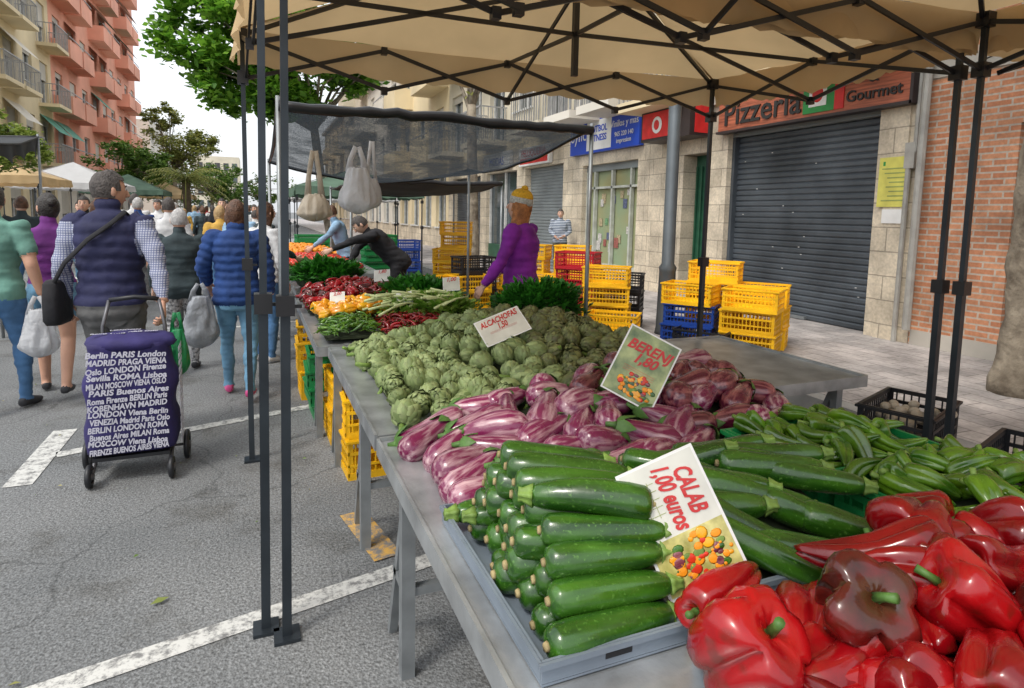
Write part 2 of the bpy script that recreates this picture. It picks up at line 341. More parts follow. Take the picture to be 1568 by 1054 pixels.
q.box((X,13.51,3.451),(X+.45,24,3.8),stucco_y)
for a,b_ in((14,16.4),(17,19.6),(20.2,23.4)): q.box((X,a,2.9),(X+.45,b_,3.45),stone)
q.box((X+.46,13.51,.1),(X+9,24,13.5),stucco_y)
for k in range(3): wall_floor(q,X,-1,13.51,24,3.8+3.1*k,6.9+3.1*k,5,stucco_g,1.3,1.5,.8,lambda i:i%2==0)
q.box((X-.3,13.51,13.1),(X+9,24,13.4),conc)
q.split('apartment_building',names)
q=MB()
y=24.01
for bi,(ln,hh,wm) in enumerate([(9,4,stucco_y),(10,3,stucco_w),(12,4,stucco_g),(16,3,stucco_y)]):
    q.box((X,y,.12),(X+.3,y+ln,1.0),stone)
    wall_floor(q,X,-1,y,y+ln,1.0,3.7,int(ln/2.2),wm,1.5,2.2,.0)
    for k in range(hh-1): wall_floor(q,X,-1,y,y+ln,3.7+3*k,6.7+3*k,int(ln/3),wm,1.3,1.5,.8,lambda i:i%2==0,rail='solid')
    q.box((X+.31,y,.1),(X+9,y+ln,3.7+3*(hh-1)),wm); q.box((X-.35,y,3.7+3*(hh-1)),(X+9,y+ln,3.95+3*(hh-1)),conc)
    y+=ln+.02
q.split('apartment_building',names)
wood=M('wood_sign_red',(.36,.10,.05),.5,.45,3,stretch=(1,1,14)); darkf=M('dark_frame',(.03,.02,.02),.5)
blk=M('sign_black',(.02,.02,.02),.5); logog=M('logo_green',(.02,.25,.05),.5); logor=M('logo_red',(.6,.02,.02),.5); bluem=M('sign_blue',(.015,.07,.5),.4,.1,2)
def fx(y,z,x): return frame((x,y,z),(0,-1,0),(0,0,1))
q=MB(); q.box((X-.16,4.98,2.98),(X-.04,8.2,3.5),wood)
for a,b_ in(((X-.18,4.95,2.94),(X-.02,8.23,2.978)),((X-.18,4.95,3.502),(X-.02,8.23,3.54)),((X-.18,4.94,2.94),(X-.02,4.978,3.54))): q.box(a,b_,darkf)
q.addmesh(textmesh("Pizzeria",.5,.01,off=.004),fx(7.3,3.06,X-.17),blk); q.addmesh(textmesh("&\nGourmet",.2,.01,off=.002),fx(5.45,3.28,X-.17),blk)
q.box((X-.175,6.0,3.02),(X-.162,6.5,3.48),logog); q.box((X-.175,5.86,3.02),(X-.162,5.999,3.48),logor); q.box((X-.18,6.12,3.1),(X-.176,6.4,3.42),white); q.ell((X-.18,6.26,3.26),(.01,.09,.11),logor)
q.obj('pizzeria_sign')
q=MB(); q.box((X-.5,8.5,2.95),(X-.05,9.9,3.5),darkf); q.box((X-.51,8.9,3.0),(X-.502,9.85,3.45),logor); q.ell((X-.515,9.4,3.22),(.01,.15,.15),white); q.ell((X-.525,9.4,3.22),(.01,.08,.09),logor); q.box((X-.4,8.49,3.0),(X-.1,8.498,3.45),logor); q.obj('hanging_shop_sign')
q=MB(); q.box((X-.14,10.5,3.0),(X-.03,13.4,3.75),bluem); q.box((X-.147,11.55,3.05),(X-.142,12.6,3.7),white)
q.addmesh(textmesh("FUTBOL\nFITNESS",.2,.003,off=.004),fx(12.08,3.44,X-.15),bluem); q.addmesh(textmesh("Vinilos y mas",.2,.003),fx(11.05,3.45,X-.15),white); q.addmesh(textmesh("965 220 140\nimpresion",.14,.003),fx(11.05,3.25,X-.15),white); q.addmesh(textmesh("Sync",.4,.003),fx(12.98,3.3,X-.15),white)
for yy in(10.5,12.0): q.tube([(X-.14,yy+.2,3.76),(X-.6,yy+.2,3.85)],.015,black)
q.obj('blue_shop_sign')
q=MB(); ypm=M('yellow_poster',(.62,.58,.12),.6,.15,6); q.box((X-.045,4.98,1.75),(X-.035,5.38,2.35),ypm); gr=M('poster_text',(.3,.35,.1),.6)
for k in range(8): q.box((X-.048,5.03,1.82+k*.055),(X-.0455,5.2+.15*random.random(),1.835+k*.055),gr)
q.box((X-.046,5.3,2.25),(X-.0452,5.33,2.3),logog); q.box((X-.045,5.02,1.55),(X-.035,5.3,1.72),white); q.obj('yellow_notice_poster')
q=MB(); q.box((X-.12,14.6,2.95),(X-.02,16.6,3.45),white); q.box((X-.125,14.7,3.0),(X-.1205,16.5,3.15),logor); q.addmesh(textmesh("PELUQUERIA",.28,.003),fx(15.6,3.2,X-.13),logor); q.obj('shop_sign')
q=MB(); q.box((X-.12,17.3,3.0),(X-.02,19.6,3.5),white); q.addmesh(textmesh("MODAS",.36,.003),fx(18.4,3.1,X-.13),bluem); q.obj('shop_sign')
q=MB(); Xl=-10
q.box((Xl-9,26,.1),(Xl-.31,41,15.7),stucco_y)
wall_floor(q,Xl,1,26,41,.12,3.7,6,stucco_y,1.6,2.3,.2)
for k in range(4): wall_floor(q,Xl,1,26,41,3.7+3*k,6.7+3*k,6,stucco_y,1.3,1.5,.8,lambda i:i%3!=1,aw=[awn,stucco_w])
q.box((Xl-9,26,15.7),(Xl+.3,41,16),conc); q.split('cream_apartment_block',names)
q=MB()
q.box((Xl-9,41.02,.1),(Xl-.31,67,27.7),stucco_o)
wall_floor(q,Xl,1,41.02,67,.12,3.7,8,stucco_w,1.8,2.3,.2)
for k in range(8): wall_floor(q,Xl,1,41.02,67,3.7+3*k,6.7+3*k,9,stucco_o,1.4,1.5,.8,lambda i:i%3!=2,rail='solid',bd=.9,aw=[awn,stucco_w,stucco_w])
q.box((Xl-9,41.02,27.7),(Xl+.4,67,28),conc); q.split('salmon_apartment_block',names)
q=MB(); q.box((-19,75,.1),(-10.3,110,10.7),stucco_w); 
for k in range(3): wall_floor(q,-10,1,75,110,1.7+3*k,4.7+3*k,10,stucco_w,1.6,1.5,.8)
q.box((-10.3,75,.1),(-10,110,1.7),stucco_w); q.box((-12,150,.1),(-3,160,13),stucco_g)
for k in range(4):
    for j in range(5): q.box((-11.3+j*1.7,149.9,2+2.7*k),(-10.3+j*1.7,149.99,3.5+2.7*k),glass)
q.split('distant_buildings',names)
# ---------------------------------------------------------------- trees
bark=M('plane_bark',(.15,.115,.08),.9,.35,6,.9,18,col2=(.34,.29,.22),detail=8); barkd=M('dark_bark',(.12,.09,.06),.9,.3,6,.6,20)
def tree(name,base,top,rt,blobs,nl,ls,lm,bk=bark,clumps=26,seed=1):
    random.seed(seed); q=MB(); base=Vector(base); top=Vector(top)
    mid=(base+top)/2+Vector((U(-.1,.1),U(-.1,.1),0))
    q.tube([base,base+Vector((0,0,.3)),mid,top],[rt*1.25,rt,rt*.85,rt*.7],bk,12)
    cl=[]
    for c,r in blobs:
        c=Vector(c)
        for i in range(clumps):
            v=Vector((random.gauss(0,1),random.gauss(0,1),random.gauss(0,1))).normalized()*r*(U(.35,1)**.6)
            v.z*=.8; cl.append((c+v,r*U(.16,.34)))
    for i,(c,r) in enumerate(cl):
        if i%3==0:
            m_=top.lerp(c,.5)+Vector((U(-.2,.2),U(-.2,.2),U(0,.4)))
            q.tube([top-Vector((0,0,.2)),m_,c],[rt*.4,rt*.2,.015],bk,6)
    k=nl//len(cl)
    for c,r in cl:
        for i in range(k):
            p=c+Vector((random.gauss(0,.5),random.gauss(0,.5),random.gauss(0,.38)))*r
            a=Vector((random.gauss(0,1),random.gauss(0,1),random.gauss(0,.5))).normalized(); b_=perp(a); b_=(b_+a.cross(b_)*U(-1,1)).normalized(); s=ls*U(.6,1.3)
            q.add([p-a*s,p+b_*s*.55,p+a*s,p-b_*s*.55],[(0,1,2,3)],lm)
    return q.obj(name)
lgreen=leafmat('leaves_bright',(.05,.17,.012),(.26,.5,.05),.5); lolive=leafmat('leaves_olive',(.14,.19,.04),(.4,.4,.11),.45); ldark=leafmat('leaves_dark',(.06,.13,.02),(.2,.34,.06),.4)
tree('plane_tree',(2.3,20,0),(1.7,20,4.2),.17,[((1.0,20,6.6),2.2),((-.9,19.6,6.2),1.6),((0,20.5,8.6),2.1),((2.6,20,6.2),1.4),((-1.3,20.3,7.9),1.3),((-.3,19.5,5.2),1.2),((.9,19.5,4.9),1.0),((-1.0,20.3,9.3),1.2)],26000,.13,lgreen,seed=3)
tree('plane_tree',(5.0,14.5,.12),(4.9,14.5,4.2),.16,[((4.9,14.5,5.6),1.5)],260,.08,lolive,clumps=16,seed=5)
tree('street_tree',(-5.6,17.5,0),(-5.6,17.5,2.2),.1,[((-5.6,17.5,3.1),.8),((-5.0,17.3,2.8),.6)],4200,.06,leafmat('leaves_mid',(.12,.20,.03),(.36,.44,.09)),seed=6)
tree('street_tree',(-6.5,38,0),(-6.5,38,3),.12,[((-6.5,38,3.9),1.5),((-5.2,38,3.8),1.1)],4500,.11,ldark,seed=8)
tree('street_tree',(-4.6,44,0),(-4.6,44,4.2),.14,[((-4.6,44,5.6),1.9),((-3.6,44,4.6),1.6),((-5.3,44,7.2),1.1),((-3.0,44,5.6),1.0)],5600,.12,lolive,seed=9)
tree('street_tree',(-2.3,40,0),(-2.3,40,2.4),.12,[((-2.3,40,3.2),1.3),((-1.3,40,2.6),1.0)],3800,.09,ldark,seed=12)
tree('distant_trees',(-2,60,0),(-2,60,3),.2,[((-2,60,3.6),2.4),((-5,62,4),2.8),((-8,63,4.5),2.8),((1.6,66,3.6),2.3),((-7,52,3.6),2)],7000,.18,ldark,seed=10,clumps=20)
def palm(name,loc,h,fl,seed):
    random.seed(seed); q=MB(); x,y,z=loc
    q.tube([(x,y,z),(x+.05,y,z+h*.5),(x,y,z+h)],[.2,.17,.19],barkd,10)
    for i in range(34):
        a=U(0,6.28); el=U(-.2,1.2); d=Vector((math.cos(a),math.sin(a),0)); pts=[]
        for j in range(8):
            s=j/7*fl; pts.append(Vector((x,y,z+h))+d*s*math.cos(el*.6)+Vector((0,0,s*math.sin(el)-.38*s*s/fl*1.6)))
        q.tube(pts,[.02]*7+[.006],lolive,4)
        sd_=d.cross(Vector((0,0,1)))
        for j in range(1,8):
            for k in(0,.5):
              for sg in(-1,1):
                p=pts[j-1].lerp(pts[j],k); tip=p+sd_*sg*.33*fl/2+d*.12*fl/2-Vector((0,0,.14))
                q.add([p,p+d*.07,tip],[(0,1,2)],lolive)
    q.obj(name)
palm('palm_tree',(-3.0,33,0),2.9,1.9,1)
random.seed(11)
q=MB(); base=Vector((6.08,3.05,.12)); rs=[]
for i in range(44):
    z=i/43*4.6; ring=[]
    for j in range(28):
        a=j/28*6.283; r_=(.205+.06*math.exp(-z*4)+.012*math.sin(3*a+z*2))
        p=Vector((math.cos(a)*r_,math.sin(a)*r_,z)); r2=r_+.035*noise.noise(p*5)+.016*noise.noise(p*16)
        ring.append(base+Vector((math.cos(a)*r2+.02*math.sin(z*1.5),math.sin(a)*r2,z)))
    rs.append(ring)
q.rings(rs,bark)
kd=Vector((-.86,-.5,0)); kc=base+kd*.2+Vector((0,0,2.72))
pp=perp(kd); 
for rr,dd in((.1,.0),(.06,.035)):
    q.tube([kc+(pp*math.cos(a)+kd.cross(pp)*math.sin(a)*1.25)*rr+kd*dd*.3 for a in [6.283*i/16 for i in range(17)]],.022,bark,7)
for a,l in((.5,2.2),(2.2,2.4),(4,2.0),(5.3,2.3)):
    e=base+Vector((math.cos(a)*l,math.sin(a)*l,7)); q.tube([base+Vector((0,0,4.3)),base.lerp(e,.5)+Vector((0,0,.9)),e],[.14,.09,.04],bark,8)
for i in range(2500):
    a=U(0,6.28);p=base+Vector((math.cos(a)*U(.3,2.5),math.sin(a)*U(.3,2.5),U(5.8,8))); v=Vector((U(-1,1),U(-1,1),U(-.5,.5))).normalized(); b_=perp(v); s=.11
    q.add([p-v*s,p+b_*s*.6,p+v*s,p-b_*s*.6],[(0,1,2,3)],lgreen)
q.obj('plane_tree')
q=MB(); lampm=M('lamp_grey',(.10,.115,.125),.4,.2,3,metal=.3)
lx,ly=4.7,6.25
q.tube([(lx,ly,.12),(lx,ly,.2),(lx,ly,.9),(lx,ly,.95),(lx,ly,1.0),(lx,ly,5.5),(lx,ly,8)],[.13,.115,.10,.11,.078,.07,.06],lampm,20)
q.tube([(lx,ly,8),(lx-.3,ly,8.5),(lx-1.6,ly,8.8)],.04,lampm); q.ell((lx-1.8,ly,8.78),(.4,.14,.08),lampm); q.obj('street_lamp')
# ---------------------------------------------------------------- canopies
def canopy(name,cs,ze=2.6,pk=3.15,val=.2,posts=(1,1,1,1),fab=canv,truss=True,pm=postm,lean=None):
    q=MB(); n=14
    cx=sum(c[0] for c in cs)/4; cy=sum(c[1] for c in cs)/4
    for i in range(4):
        a=Vector((*cs[i],ze));b_=Vector((*cs[(i+1)%4],ze));p=Vector((cx,cy,pk)); vs=[];fs=[]
        for u in range(n+1):
            for v in range(n+1):
                s=u/n; e=a.lerp(b_,v/n); pt=e.lerp(p,s); pt.z-= .05*math.sin(math.pi*s)*(1-s*.5)+.025*math.sin(math.pi*v/n)*(1-s)-.016*noise.noise(Vector((pt.x*4,pt.y*4,i))); vs.append(pt)
        for u in range(n):
            for v in range(n): k=u*(n+1)+v; fs.append((k,k+1,k+n+2,k+n+1))
        q.add(vs,fs,fab,True)
        q.tube([a+Vector((0,0,-.01)),a.lerp(p,.5)+Vector((0,0,-.012)),p+Vector((0,0,-.01))],.007,fab,5)
        vs=[];m=48
        for v in range(m+1):
            e=a.lerp(b_,v/m); d=(b_-a).normalized(); o=Vector((d.y,-d.x,0))*.012*(1+math.sin(v*1.1)*.9+.6*math.sin(v*.43))
            sag=.02*math.sin(math.pi*v/m); vs+=[e+Vector((0,0,-sag)),e+o*.6+Vector((0,0,-val*.5-sag)),e+o*1.6+Vector((0,0,-val-sag+.010*math.sin(v*2.2)+.01*math.sin(v*.7)))]
        fs=[]
        for v in range(m):
            for k in(0,1): j=v*3+k; fs.append((j,j+3,j+4,j+1))
        q.add(vs,fs,fab,True)
    for i,(px_,py_) in enumerate(cs):
        if not posts[i]: continue
        P=(px_+math.copysign(.03,cx-px_),py_+math.copysign(.03,cy-py_)); lx_=(lean or {}).get(i,0)
        B=(P[0]+lx_,P[1])
        md=lambda z:(B[0]+(P[0]-B[0])*z/ze,B[1]+(P[1]-B[1])*z/ze)
        q.bar((*B,0.012),(*md(1.25),1.25),.032,.032,pm); q.bar((*md(1.2),1.2),(*P,ze-.02),.025,.025,pm); m2=md(1.22); q.box((m2[0]-.03,m2[1]-.03,1.19),(m2[0]+.03,m2[1]+.03,1.26),black); q.bar((m2[0]+.03,m2[1],1.22),(m2[0]+.055,m2[1],1.22),.012,.012,black)
        q.box((B[0]-.045,B[1]-.045,.002),(B[0]+.045,B[1]+.045,.014),pm)
        q.box((P[0]-.03,P[1]-.03,ze-.32),(P[0]+.03,P[1]+.03,ze-.25),black); q.box((P[0]-.03,P[1]-.03,ze-.08),(P[0]+.03,P[1]+.03,ze-.01),black)
    if truss:
        zt,zb=ze-.05,ze-.29
        for i in range(4):
            a=Vector((*cs[i],0));b_=Vector((*cs[(i+1)%4],0)); c_=Vector((cx,cy,0)); d=(b_-a); inn=(c_-(a+b_)/2).normalized()*.03
            a=a+inn;b_=b_+inn; m=4 if d.length>2.2 else 2
            for k in range(m):
                p0=a+d*((k)/m*.98+.01);p1=a+d*((k+1)/m*.98+.01)
                q.bar(p0+Vector((0,0,zt)),p1+Vector((0,0,zb)),.012,.022,black); o=inn.normalized()*.014
                q.bar(p0+o+Vector((0,0,zb)),p1+o+Vector((0,0,zt)),.012,.022,black)
                if k: q.box((p0.x-.018,p0.y-.018,zt-.025),(p0.x+.018,p0.y+.018,zt+.02),black); q.box((p0.x-.018,p0.y-.018,zb-.025),(p0.x+.018,p0.y+.018,zb+.02),black)
            ms=(a+b_)/2; dz=.22
            q.bar(ms+Vector((0,0,zt)),c_+Vector((0,0,zb+dz)),.012,.022,black); q.bar(ms+Vector((0,0,zb)),c_+Vector((0,0,zt+dz)),.012,.022,black)
            q.bar(Vector((*cs[i],zt)),Vector((cx,cy,pk-.08)),.02,.02,black)
        q.bar((cx,cy,zb),(cx,cy,pk-.03),.03,.03,black)
    return q.obj(name)
def rect(x0,x1,y0,y1): return [(x0,y0),(x1,y0),(x1,y1),(x0,y1)]
canopy('market_canopy',[(.005,2.28),(3.34,2.07),(3.21,3.82),(-.08,4.04)],lean={0:-.03,1:.03})
canopy('market_canopy',[(.09,.40),(3.40,.20),(3.37,2.04),(.075,2.27)],posts=(0,0,1,1),lean={3:-.03,2:.03})
canopy('market_canopy',[(3.43,.20),(6.5,.05),(6.5,1.85),(3.41,2.02)],posts=(0,1,0,0))
cw=M('canvas_white',(.6,.6,.6),.85,.05,3,trans=.3); cdk=M('tarp_dark',(.03,.035,.04),.8,.2,3); cgr=M('tarp_green',(.1,.17,.12),.8,.2,3,trans=.2)
for x0,x1,y0,y1,ze,pk,fb in((-8.2,-5.0,19,22,2.3,2.95,canv),(-7.0,-4.0,23,26,2.3,3.0,cw),(-6.6,-3.6,30,33,2.3,3.0,cgr),(.8,3.6,14.0,17,2.1,2.6,cgr),(1.0,4.0,18.5,22,2.1,2.7,cw),(-6,-3.2,38,41,2.3,3.0,canv),(1.0,4.0,28,32,2.2,2.9,cw)):
    canopy('market_canopy',rect(x0,x1,y0,y1),ze,pk,fab=fb,truss=False)
def tarp(name,x0,x1,y0,y1,zf,zb,mat,sag=.12,hem=None,rt=0,flap=0):
    q=MB(); n=24; vs=[];fs=[]
    for i in range(n+1):
        for j in range(n+1):
            u=i/n;v=j/n; x=x0+(x1-x0)*u; y=y0+(y1-y0)*v
            z=zf+(zb-zf)*v-sag*math.sin(math.pi*u)*(.3+.7*v)*(1 if v>.02 else .3)-sag*.6*math.sin(math.pi*v)+.03*noise.noise(Vector((x*2,y*2,0)))
            vs.append((x,y,z+rt*u))
    for i in range(n):
        for j in range(n): k=i*(n+1)+j; fs.append((k,k+n+1,k+n+2,k+1))
    q.add(vs,fs,mat,True)
    if flap:
        v2=[];
        for i in range(n+1):
            p=Vector(vs[i*(n+1)]); v2+=[p,p+Vector((0,-.03+.03*math.sin(i),-flap*(1+.35*math.sin(i*.7)))) ]
        q.add(v2,[(2*i,2*i+2,2*i+3,2*i+1) for i in range(n)],mat,True)
        v2=[]
        for j in range(n+1):
            p=Vector(vs[n*(n+1)+j]); v2+=[p,p+Vector((.03*math.sin(j),0,-flap*(1+.3*math.sin(j*.9)))) ]
        q.add(v2,[(2*i,2*i+2,2*i+3,2*i+1) for i in range(n)],mat,True)
    if hem:
        q.tube([Vector(vs[i*(n+1)])+Vector((0,-.01,-.02+.02*noise.noise(Vector((i*.7,0,1))))) for i in range(n+1)],[.035+.012*noise.noise(Vector((i*.9,3,1))) for i in range(n+1)],hem,8)
        q.tube([Vector(vs[i*(n+1)+n]) for i in range(n+1)],.02,hem,6)
        q.tube([Vector(vs[j]) for j in range(n+1)],.015,hem,6); q.tube([Vector(vs[n*(n+1)+j]) for j in range(n+1)],.015,hem,6)
    for (xx,yy,zz) in((x0,y0,zf),(x1,y0,zf+rt),(x0,y1,zb),(x1,y1,zb+rt)): q.tube([(xx,yy,0),(xx,yy,zz+.03)],.017,steelD,8)
    return q.obj(name)
m,t,b=nt('shade_net'); L=t.links.new
b.inputs['Base Color'].default_value=(.022,.030,.036,1); b.inputs['Roughness'].default_value=.9; b.inputs['Specular IOR Level'].default_value=.05
g=N(t,'ShaderNodeNewGeometry'); n=N(t,'ShaderNodeTexNoise',Scale=2.2,Detail=5,Roughness=.7,Distortion=1.5); L(g.outputs['Position'],n.inputs['Vector'])
n4=N(t,'ShaderNodeTexNoise',Scale=140,Detail=1); L(g.outputs['Position'],n4.inputs['Vector']); ad_=N(t,'ShaderNodeMath',operation='ADD'); L(n.outputs[0],ad_.inputs[0]); L(n4.outputs[0],ad_.inputs[1])
mr=N(t,'ShaderNodeMapRange'); mr.inputs[1].default_value=.8; mr.inputs[2].default_value=1.2; mr.inputs[3].default_value=.98; mr.inputs[4].default_value=.74; L(ad_.outputs[0],mr.inputs[0])
tl=N(t,'ShaderNodeBsdfTranslucent'); tl.inputs[0].default_value=(.05,.06,.07,1); mxa=N(t,'ShaderNodeMixShader'); mxa.inputs[0].default_value=.5; L(b.outputs[0],mxa.inputs[1]); L(tl.outputs[0],mxa.inputs[2])
tr=N(t,'ShaderNodeBsdfTransparent'); mx=N(t,'ShaderNodeMixShader'); L(mr.outputs[0],mx.inputs[0]); L(tr.outputs[0],mx.inputs[1]); L(mxa.outputs[0],mx.inputs[2]); L(mx.outputs[0],t.nodes['Material Output'].inputs[0])
netm=m
tarp('shade_net_awning',.15,2.45,4.3,7.3,2.25,2.08,netm,.18,bplas)
tarp('dark_awning',-6.2,-2.75,8.8,10.5,2.25,2.5,cdk,.1,bplas,flap=.2)
tarp('dark_awning',1.2,3.4,8.6,11,2.02,1.95,cdk,.1,bplas)
# ---------------------------------------------------------------- tables
def table(name,x0,x1,y0,y1,z=.68,trestles=(),solid=steel):
    q=MB(); q.box((x0,y0,z-.012),(x1,y1,z),solid)
    for a,b_ in(((x0-.012,y0,z-.05),(x0-.001,y1,z+.014)),((x1+.001,y0,z-.05),(x1+.012,y1,z+.014)),((x0,y0-.012,z-.05),(x1,y0-.001,z+.014)),((x0,y1+.001,z-.05),(x1,y1+.012,z+.014))): q.box(a,b_,solid)
    for y in trestles:
        for x in(x0+.02,x1-.05):
            q.bar((x,y,0),(x,y,z-.012),.045,.045,steelD); q.bar((x,y+.02,z-.1),(x,y+.24,.0),.03,.03,steelD); q.bar((x,y+.0,.3),(x,y+.16,.3),.03,.03,steelD)
        q.bar((x0+.02,y,z-.04),(x1-.05,y,z-.04),.04,.04,steelD); q.bar((x0+.02,y,.3),(x1-.05,y,.3),.03,.03,steelD)
    return q.obj(name)
table('display_table',.42,2.2,.2,2.28,trestles=(.5,1.9)); table('display_table',.42,2.0,2.32,3.97,trestles=(2.75,3.75))
table('steel_table',2.03,3.17,2.36,3.55,.68,trestles=(2.5,3.3))
table('display_table',.36,1.55,4.1,6.6,.66,trestles=(4.3,6.2)); table('display_table',.3,1.6,8.5,13,.7,trestles=(9,12)); table('display_table',.3,1.6,14,20,.7,trestles=(15,19))
# ---------------------------------------------------------------- crates
def cratemesh(mat,lx=.56,ly=.38,h=.24):
    q=MB(); x,y=lx/2,ly/2; t_=.012
    q.box((-x,-y,0),(x,y,.012),mat)
    for zz,hh in((h-.025,.025),(h*.62,.02),(h*.33,.014),(.0125,.03)):
        q.box((-x,-y,zz),(x,-y+t_,zz+hh),mat);q.box((-x,y-t_,zz),(x,y,zz+hh),mat);q.box((-x,-y+t_+.001,zz),(-x+t_,y-t_-.001,zz+hh),mat);q.box((x-t_,-y+t_+.001,zz),(x,y-t_-.001,zz+hh),mat)
    q.box((-x-.012,-y-.012,h-.018),(x+.012,-y-.001,h-.004),mat);q.box((-x-.012,y+.001,h-.018),(x+.012,y+.012,h-.004),mat)
    q.box((-x-.012,-y,h-.018),(-x-.001,y,h-.004),mat);q.box((x+.001,-y,h-.018),(x+.012,y,h-.004),mat)
    nx=14;ny=9
    for i in range(nx+1):
        xx=-x+(lx-.012)*i/nx
        w_=.03 if i in(0,nx) else .008
        xx=min(xx,x-w_)
        for yy in(-y+.002,y-t_+.002): q.box((xx,yy,.02),(xx+w_,yy+.008,h-.01),mat)
    for i in range(ny+1):
        yy=-y+(ly-.012)*i/ny; w_=.03 if i in(0,ny) else .008; yy=min(yy,y-w_)
        for xx in(-x+.002,x-t_+.002): q.box((xx,yy,.021),(xx+.008,yy+w_,h-.011),mat)
    return q.mesh('crate')
ym=cratemesh(yplas);bm_=cratemesh(bplas);rm=cratemesh(rplas);blm=cratemesh(blplas);gm=cratemesh(gplas,.60,.40,.13)
def stack(me,name,x,y,z,n,rz=0,h=.235,j=.02):
    for i in range(n): inst(name,me,Matrix.Translation((x+U(-j,j),y+U(-j,j),z+i*h))@Matrix.Rotation(rz+U(-.06,.06),4,'Z'))
Y='yellow_crate'
stack(ym,Y,4.92,5.05,.12,3,2.15); stack(ym,Y,5.0,5.75,.12,4,2.2); stack(ym,Y,5.35,5.35,.12,3,2.2); stack(bm_,'black_crate',4.5,5.3,.12,1,2.2)
stack(blm,'blue_crate',4.6,5.65,.12,2,2.2); stack(ym,Y,4.6,5.65,.12+2*.235,1,2.2)
stack(ym,Y,4.05,6.6,.0,4,2.5); stack(bm_,'black_crate',4.45,6.9,.12,3,2.4); stack(rm,'red_crate',4.2,7.6,.12,4,2.3); stack(ym,Y,3.75,5.9,0,2,2.4); stack(bm_,'black_crate',3.9,5.2,0,1,2.4)
stack(ym,Y,4.7,8.5,.12,3,2.3); stack(ym,Y,5.0,9.3,.12,4,2.4); stack(ym,Y,4.4,9.6,.12,4,2.4); stack(ym,Y,3.9,8.0,.0,3,2.4); stack(bm_,'black_crate',3.5,7.0,.0,2,2.4)
stack(ym,Y,3.45,11,.0,6,2.7); stack(ym,Y,3.2,10.5,.0,4,2.7)
stack(ym,Y,2.25,8.0,.0,3,.1); stack(ym,Y,2.75,8.2,.0,3,.1); stack(bm_,'black_crate',2.95,8.5,0,4,.1); stack(ym,Y,3.25,8.6,0,3,.1); stack(gm,'green_crate',2.2,12,0,9,.1,.125)
stack(ym,Y,.70,4.28,.0,2,.05); stack(ym,Y,.72,3.7,0,2,0); stack(ym,Y,.6,5.4,.0,2,.0); stack(ym,Y,.62,6.2,.0,2,.0); stack(gm,'green_crate',.65,4.8,.0,4,.0,.125)
stack(blm,'blue_crate',3.2,14,0,4,.1); stack(gm,'green_crate',1.0,12.5,.72,3,.1,.125)
stack(bm_,'black_crate',3.56,2.36,.0,2,.35,.26,0); stack(bm_,'black_crate',3.45,1.65,0,2,.3,.24,0)
# ---------------------------------------------------------------- vegetables
def speck(name,c1,c2,c3,rough=.28,stripe=None,spk=.66,sc_=170,coat=.3,rnd=.15,pos=(.36,.66),bump=.15,bs=30,spec=.5):
    m,t,b=nt(name); L=t.links.new
    tc=N(t,'ShaderNodeTexCoord'); oi=N(t,'ShaderNodeObjectInfo'); ad=N(t,'ShaderNodeVectorMath',operation='MULTIPLY_ADD'); L(oi.outputs['Random'],ad.inputs[0]); ad.inputs[1].default_value=(3,7,5); L(tc.outputs['Object'],ad.inputs[2]); src=ad.outputs[0]
    mp=N(t,'ShaderNodeMapping'); mp.inputs['Scale'].default_value=stripe or (6,30,30); L(src,mp.inputs[0])
    n1=N(t,'ShaderNodeTexNoise',Scale=1,Detail=5); L(mp.outputs[0],n1.inputs['Vector'])
    r=N(t,'ShaderNodeValToRGB'); r.color_ramp.elements[0].position=pos[0]; r.color_ramp.elements[1].position=pos[1]; r.color_ramp.elements[0].color=c4(c1); r.color_ramp.elements[1].color=c4(c2); L(n1.outputs[0],r.inputs[0])
    n2=N(t,'ShaderNodeTexNoise',Scale=sc_,Detail=2); L(src,n2.inputs['Vector']); r2=N(t,'ShaderNodeValToRGB'); r2.color_ramp.elements[0].position=spk-.05; r2.color_ramp.elements[1].position=spk+.08; L(n2.outputs[0],r2.inputs[0])
    mx=N(t,'ShaderNodeMix'); mx.data_type='RGBA'; mx.inputs[7].default_value=c4(c3); L(r.outputs[0],mx.inputs[6]); L(r2.outputs[0],mx.inputs[0])
    hs=N(t,'ShaderNodeHueSaturation'); mr=N(t,'ShaderNodeMapRange'); mr.inputs[3].default_value=1-rnd; mr.inputs[4].default_value=1+rnd; L(oi.outputs['Random'],mr.inputs[0]); L(mr.outputs[0],hs.inputs['Value']); L(mx.outputs[2],hs.inputs['Color'])
    L(hs.outputs[0],b.inputs['Base Color']); b.inputs['Specular IOR Level'].default_value=spec; b.inputs['Coat Weight'].default_value=coat; b.inputs['Coat Roughness'].default_value=.1
    n3=N(t,'ShaderNodeTexNoise',Scale=bs,Detail=4); L(src,n3.inputs['Vector']); bp=N(t,'ShaderNodeBump',Strength=bump,Distance=.01); L(n3.outputs[0],bp.inputs['Height']); L(bp.outputs[0],b.inputs['Normal'])
    n6=N(t,'ShaderNodeTexNoise',Scale=18,Detail=4); L(src,n6.inputs['Vector']); m6=N(t,'ShaderNodeMapRange'); m6.inputs[1].default_value=.35; m6.inputs[2].default_value=.7; m6.inputs[3].default_value=rough*.8; m6.inputs[4].default_value=rough+.2; L(n6.outputs[0],m6.inputs[0]); L(m6.outputs[0],b.inputs['Roughness'])
    return m
zm=speck('zucchini_skin',(.010,.050,.004),(.042,.135,.010),(.08,.20,.03),.2,spk=.66,sc_=120,coat=.4); stemg=M('stem_green',(.16,.26,.05),.6,.3,40); stemb=M('blossom_end',(.32,.25,.12),.8,.3,60)
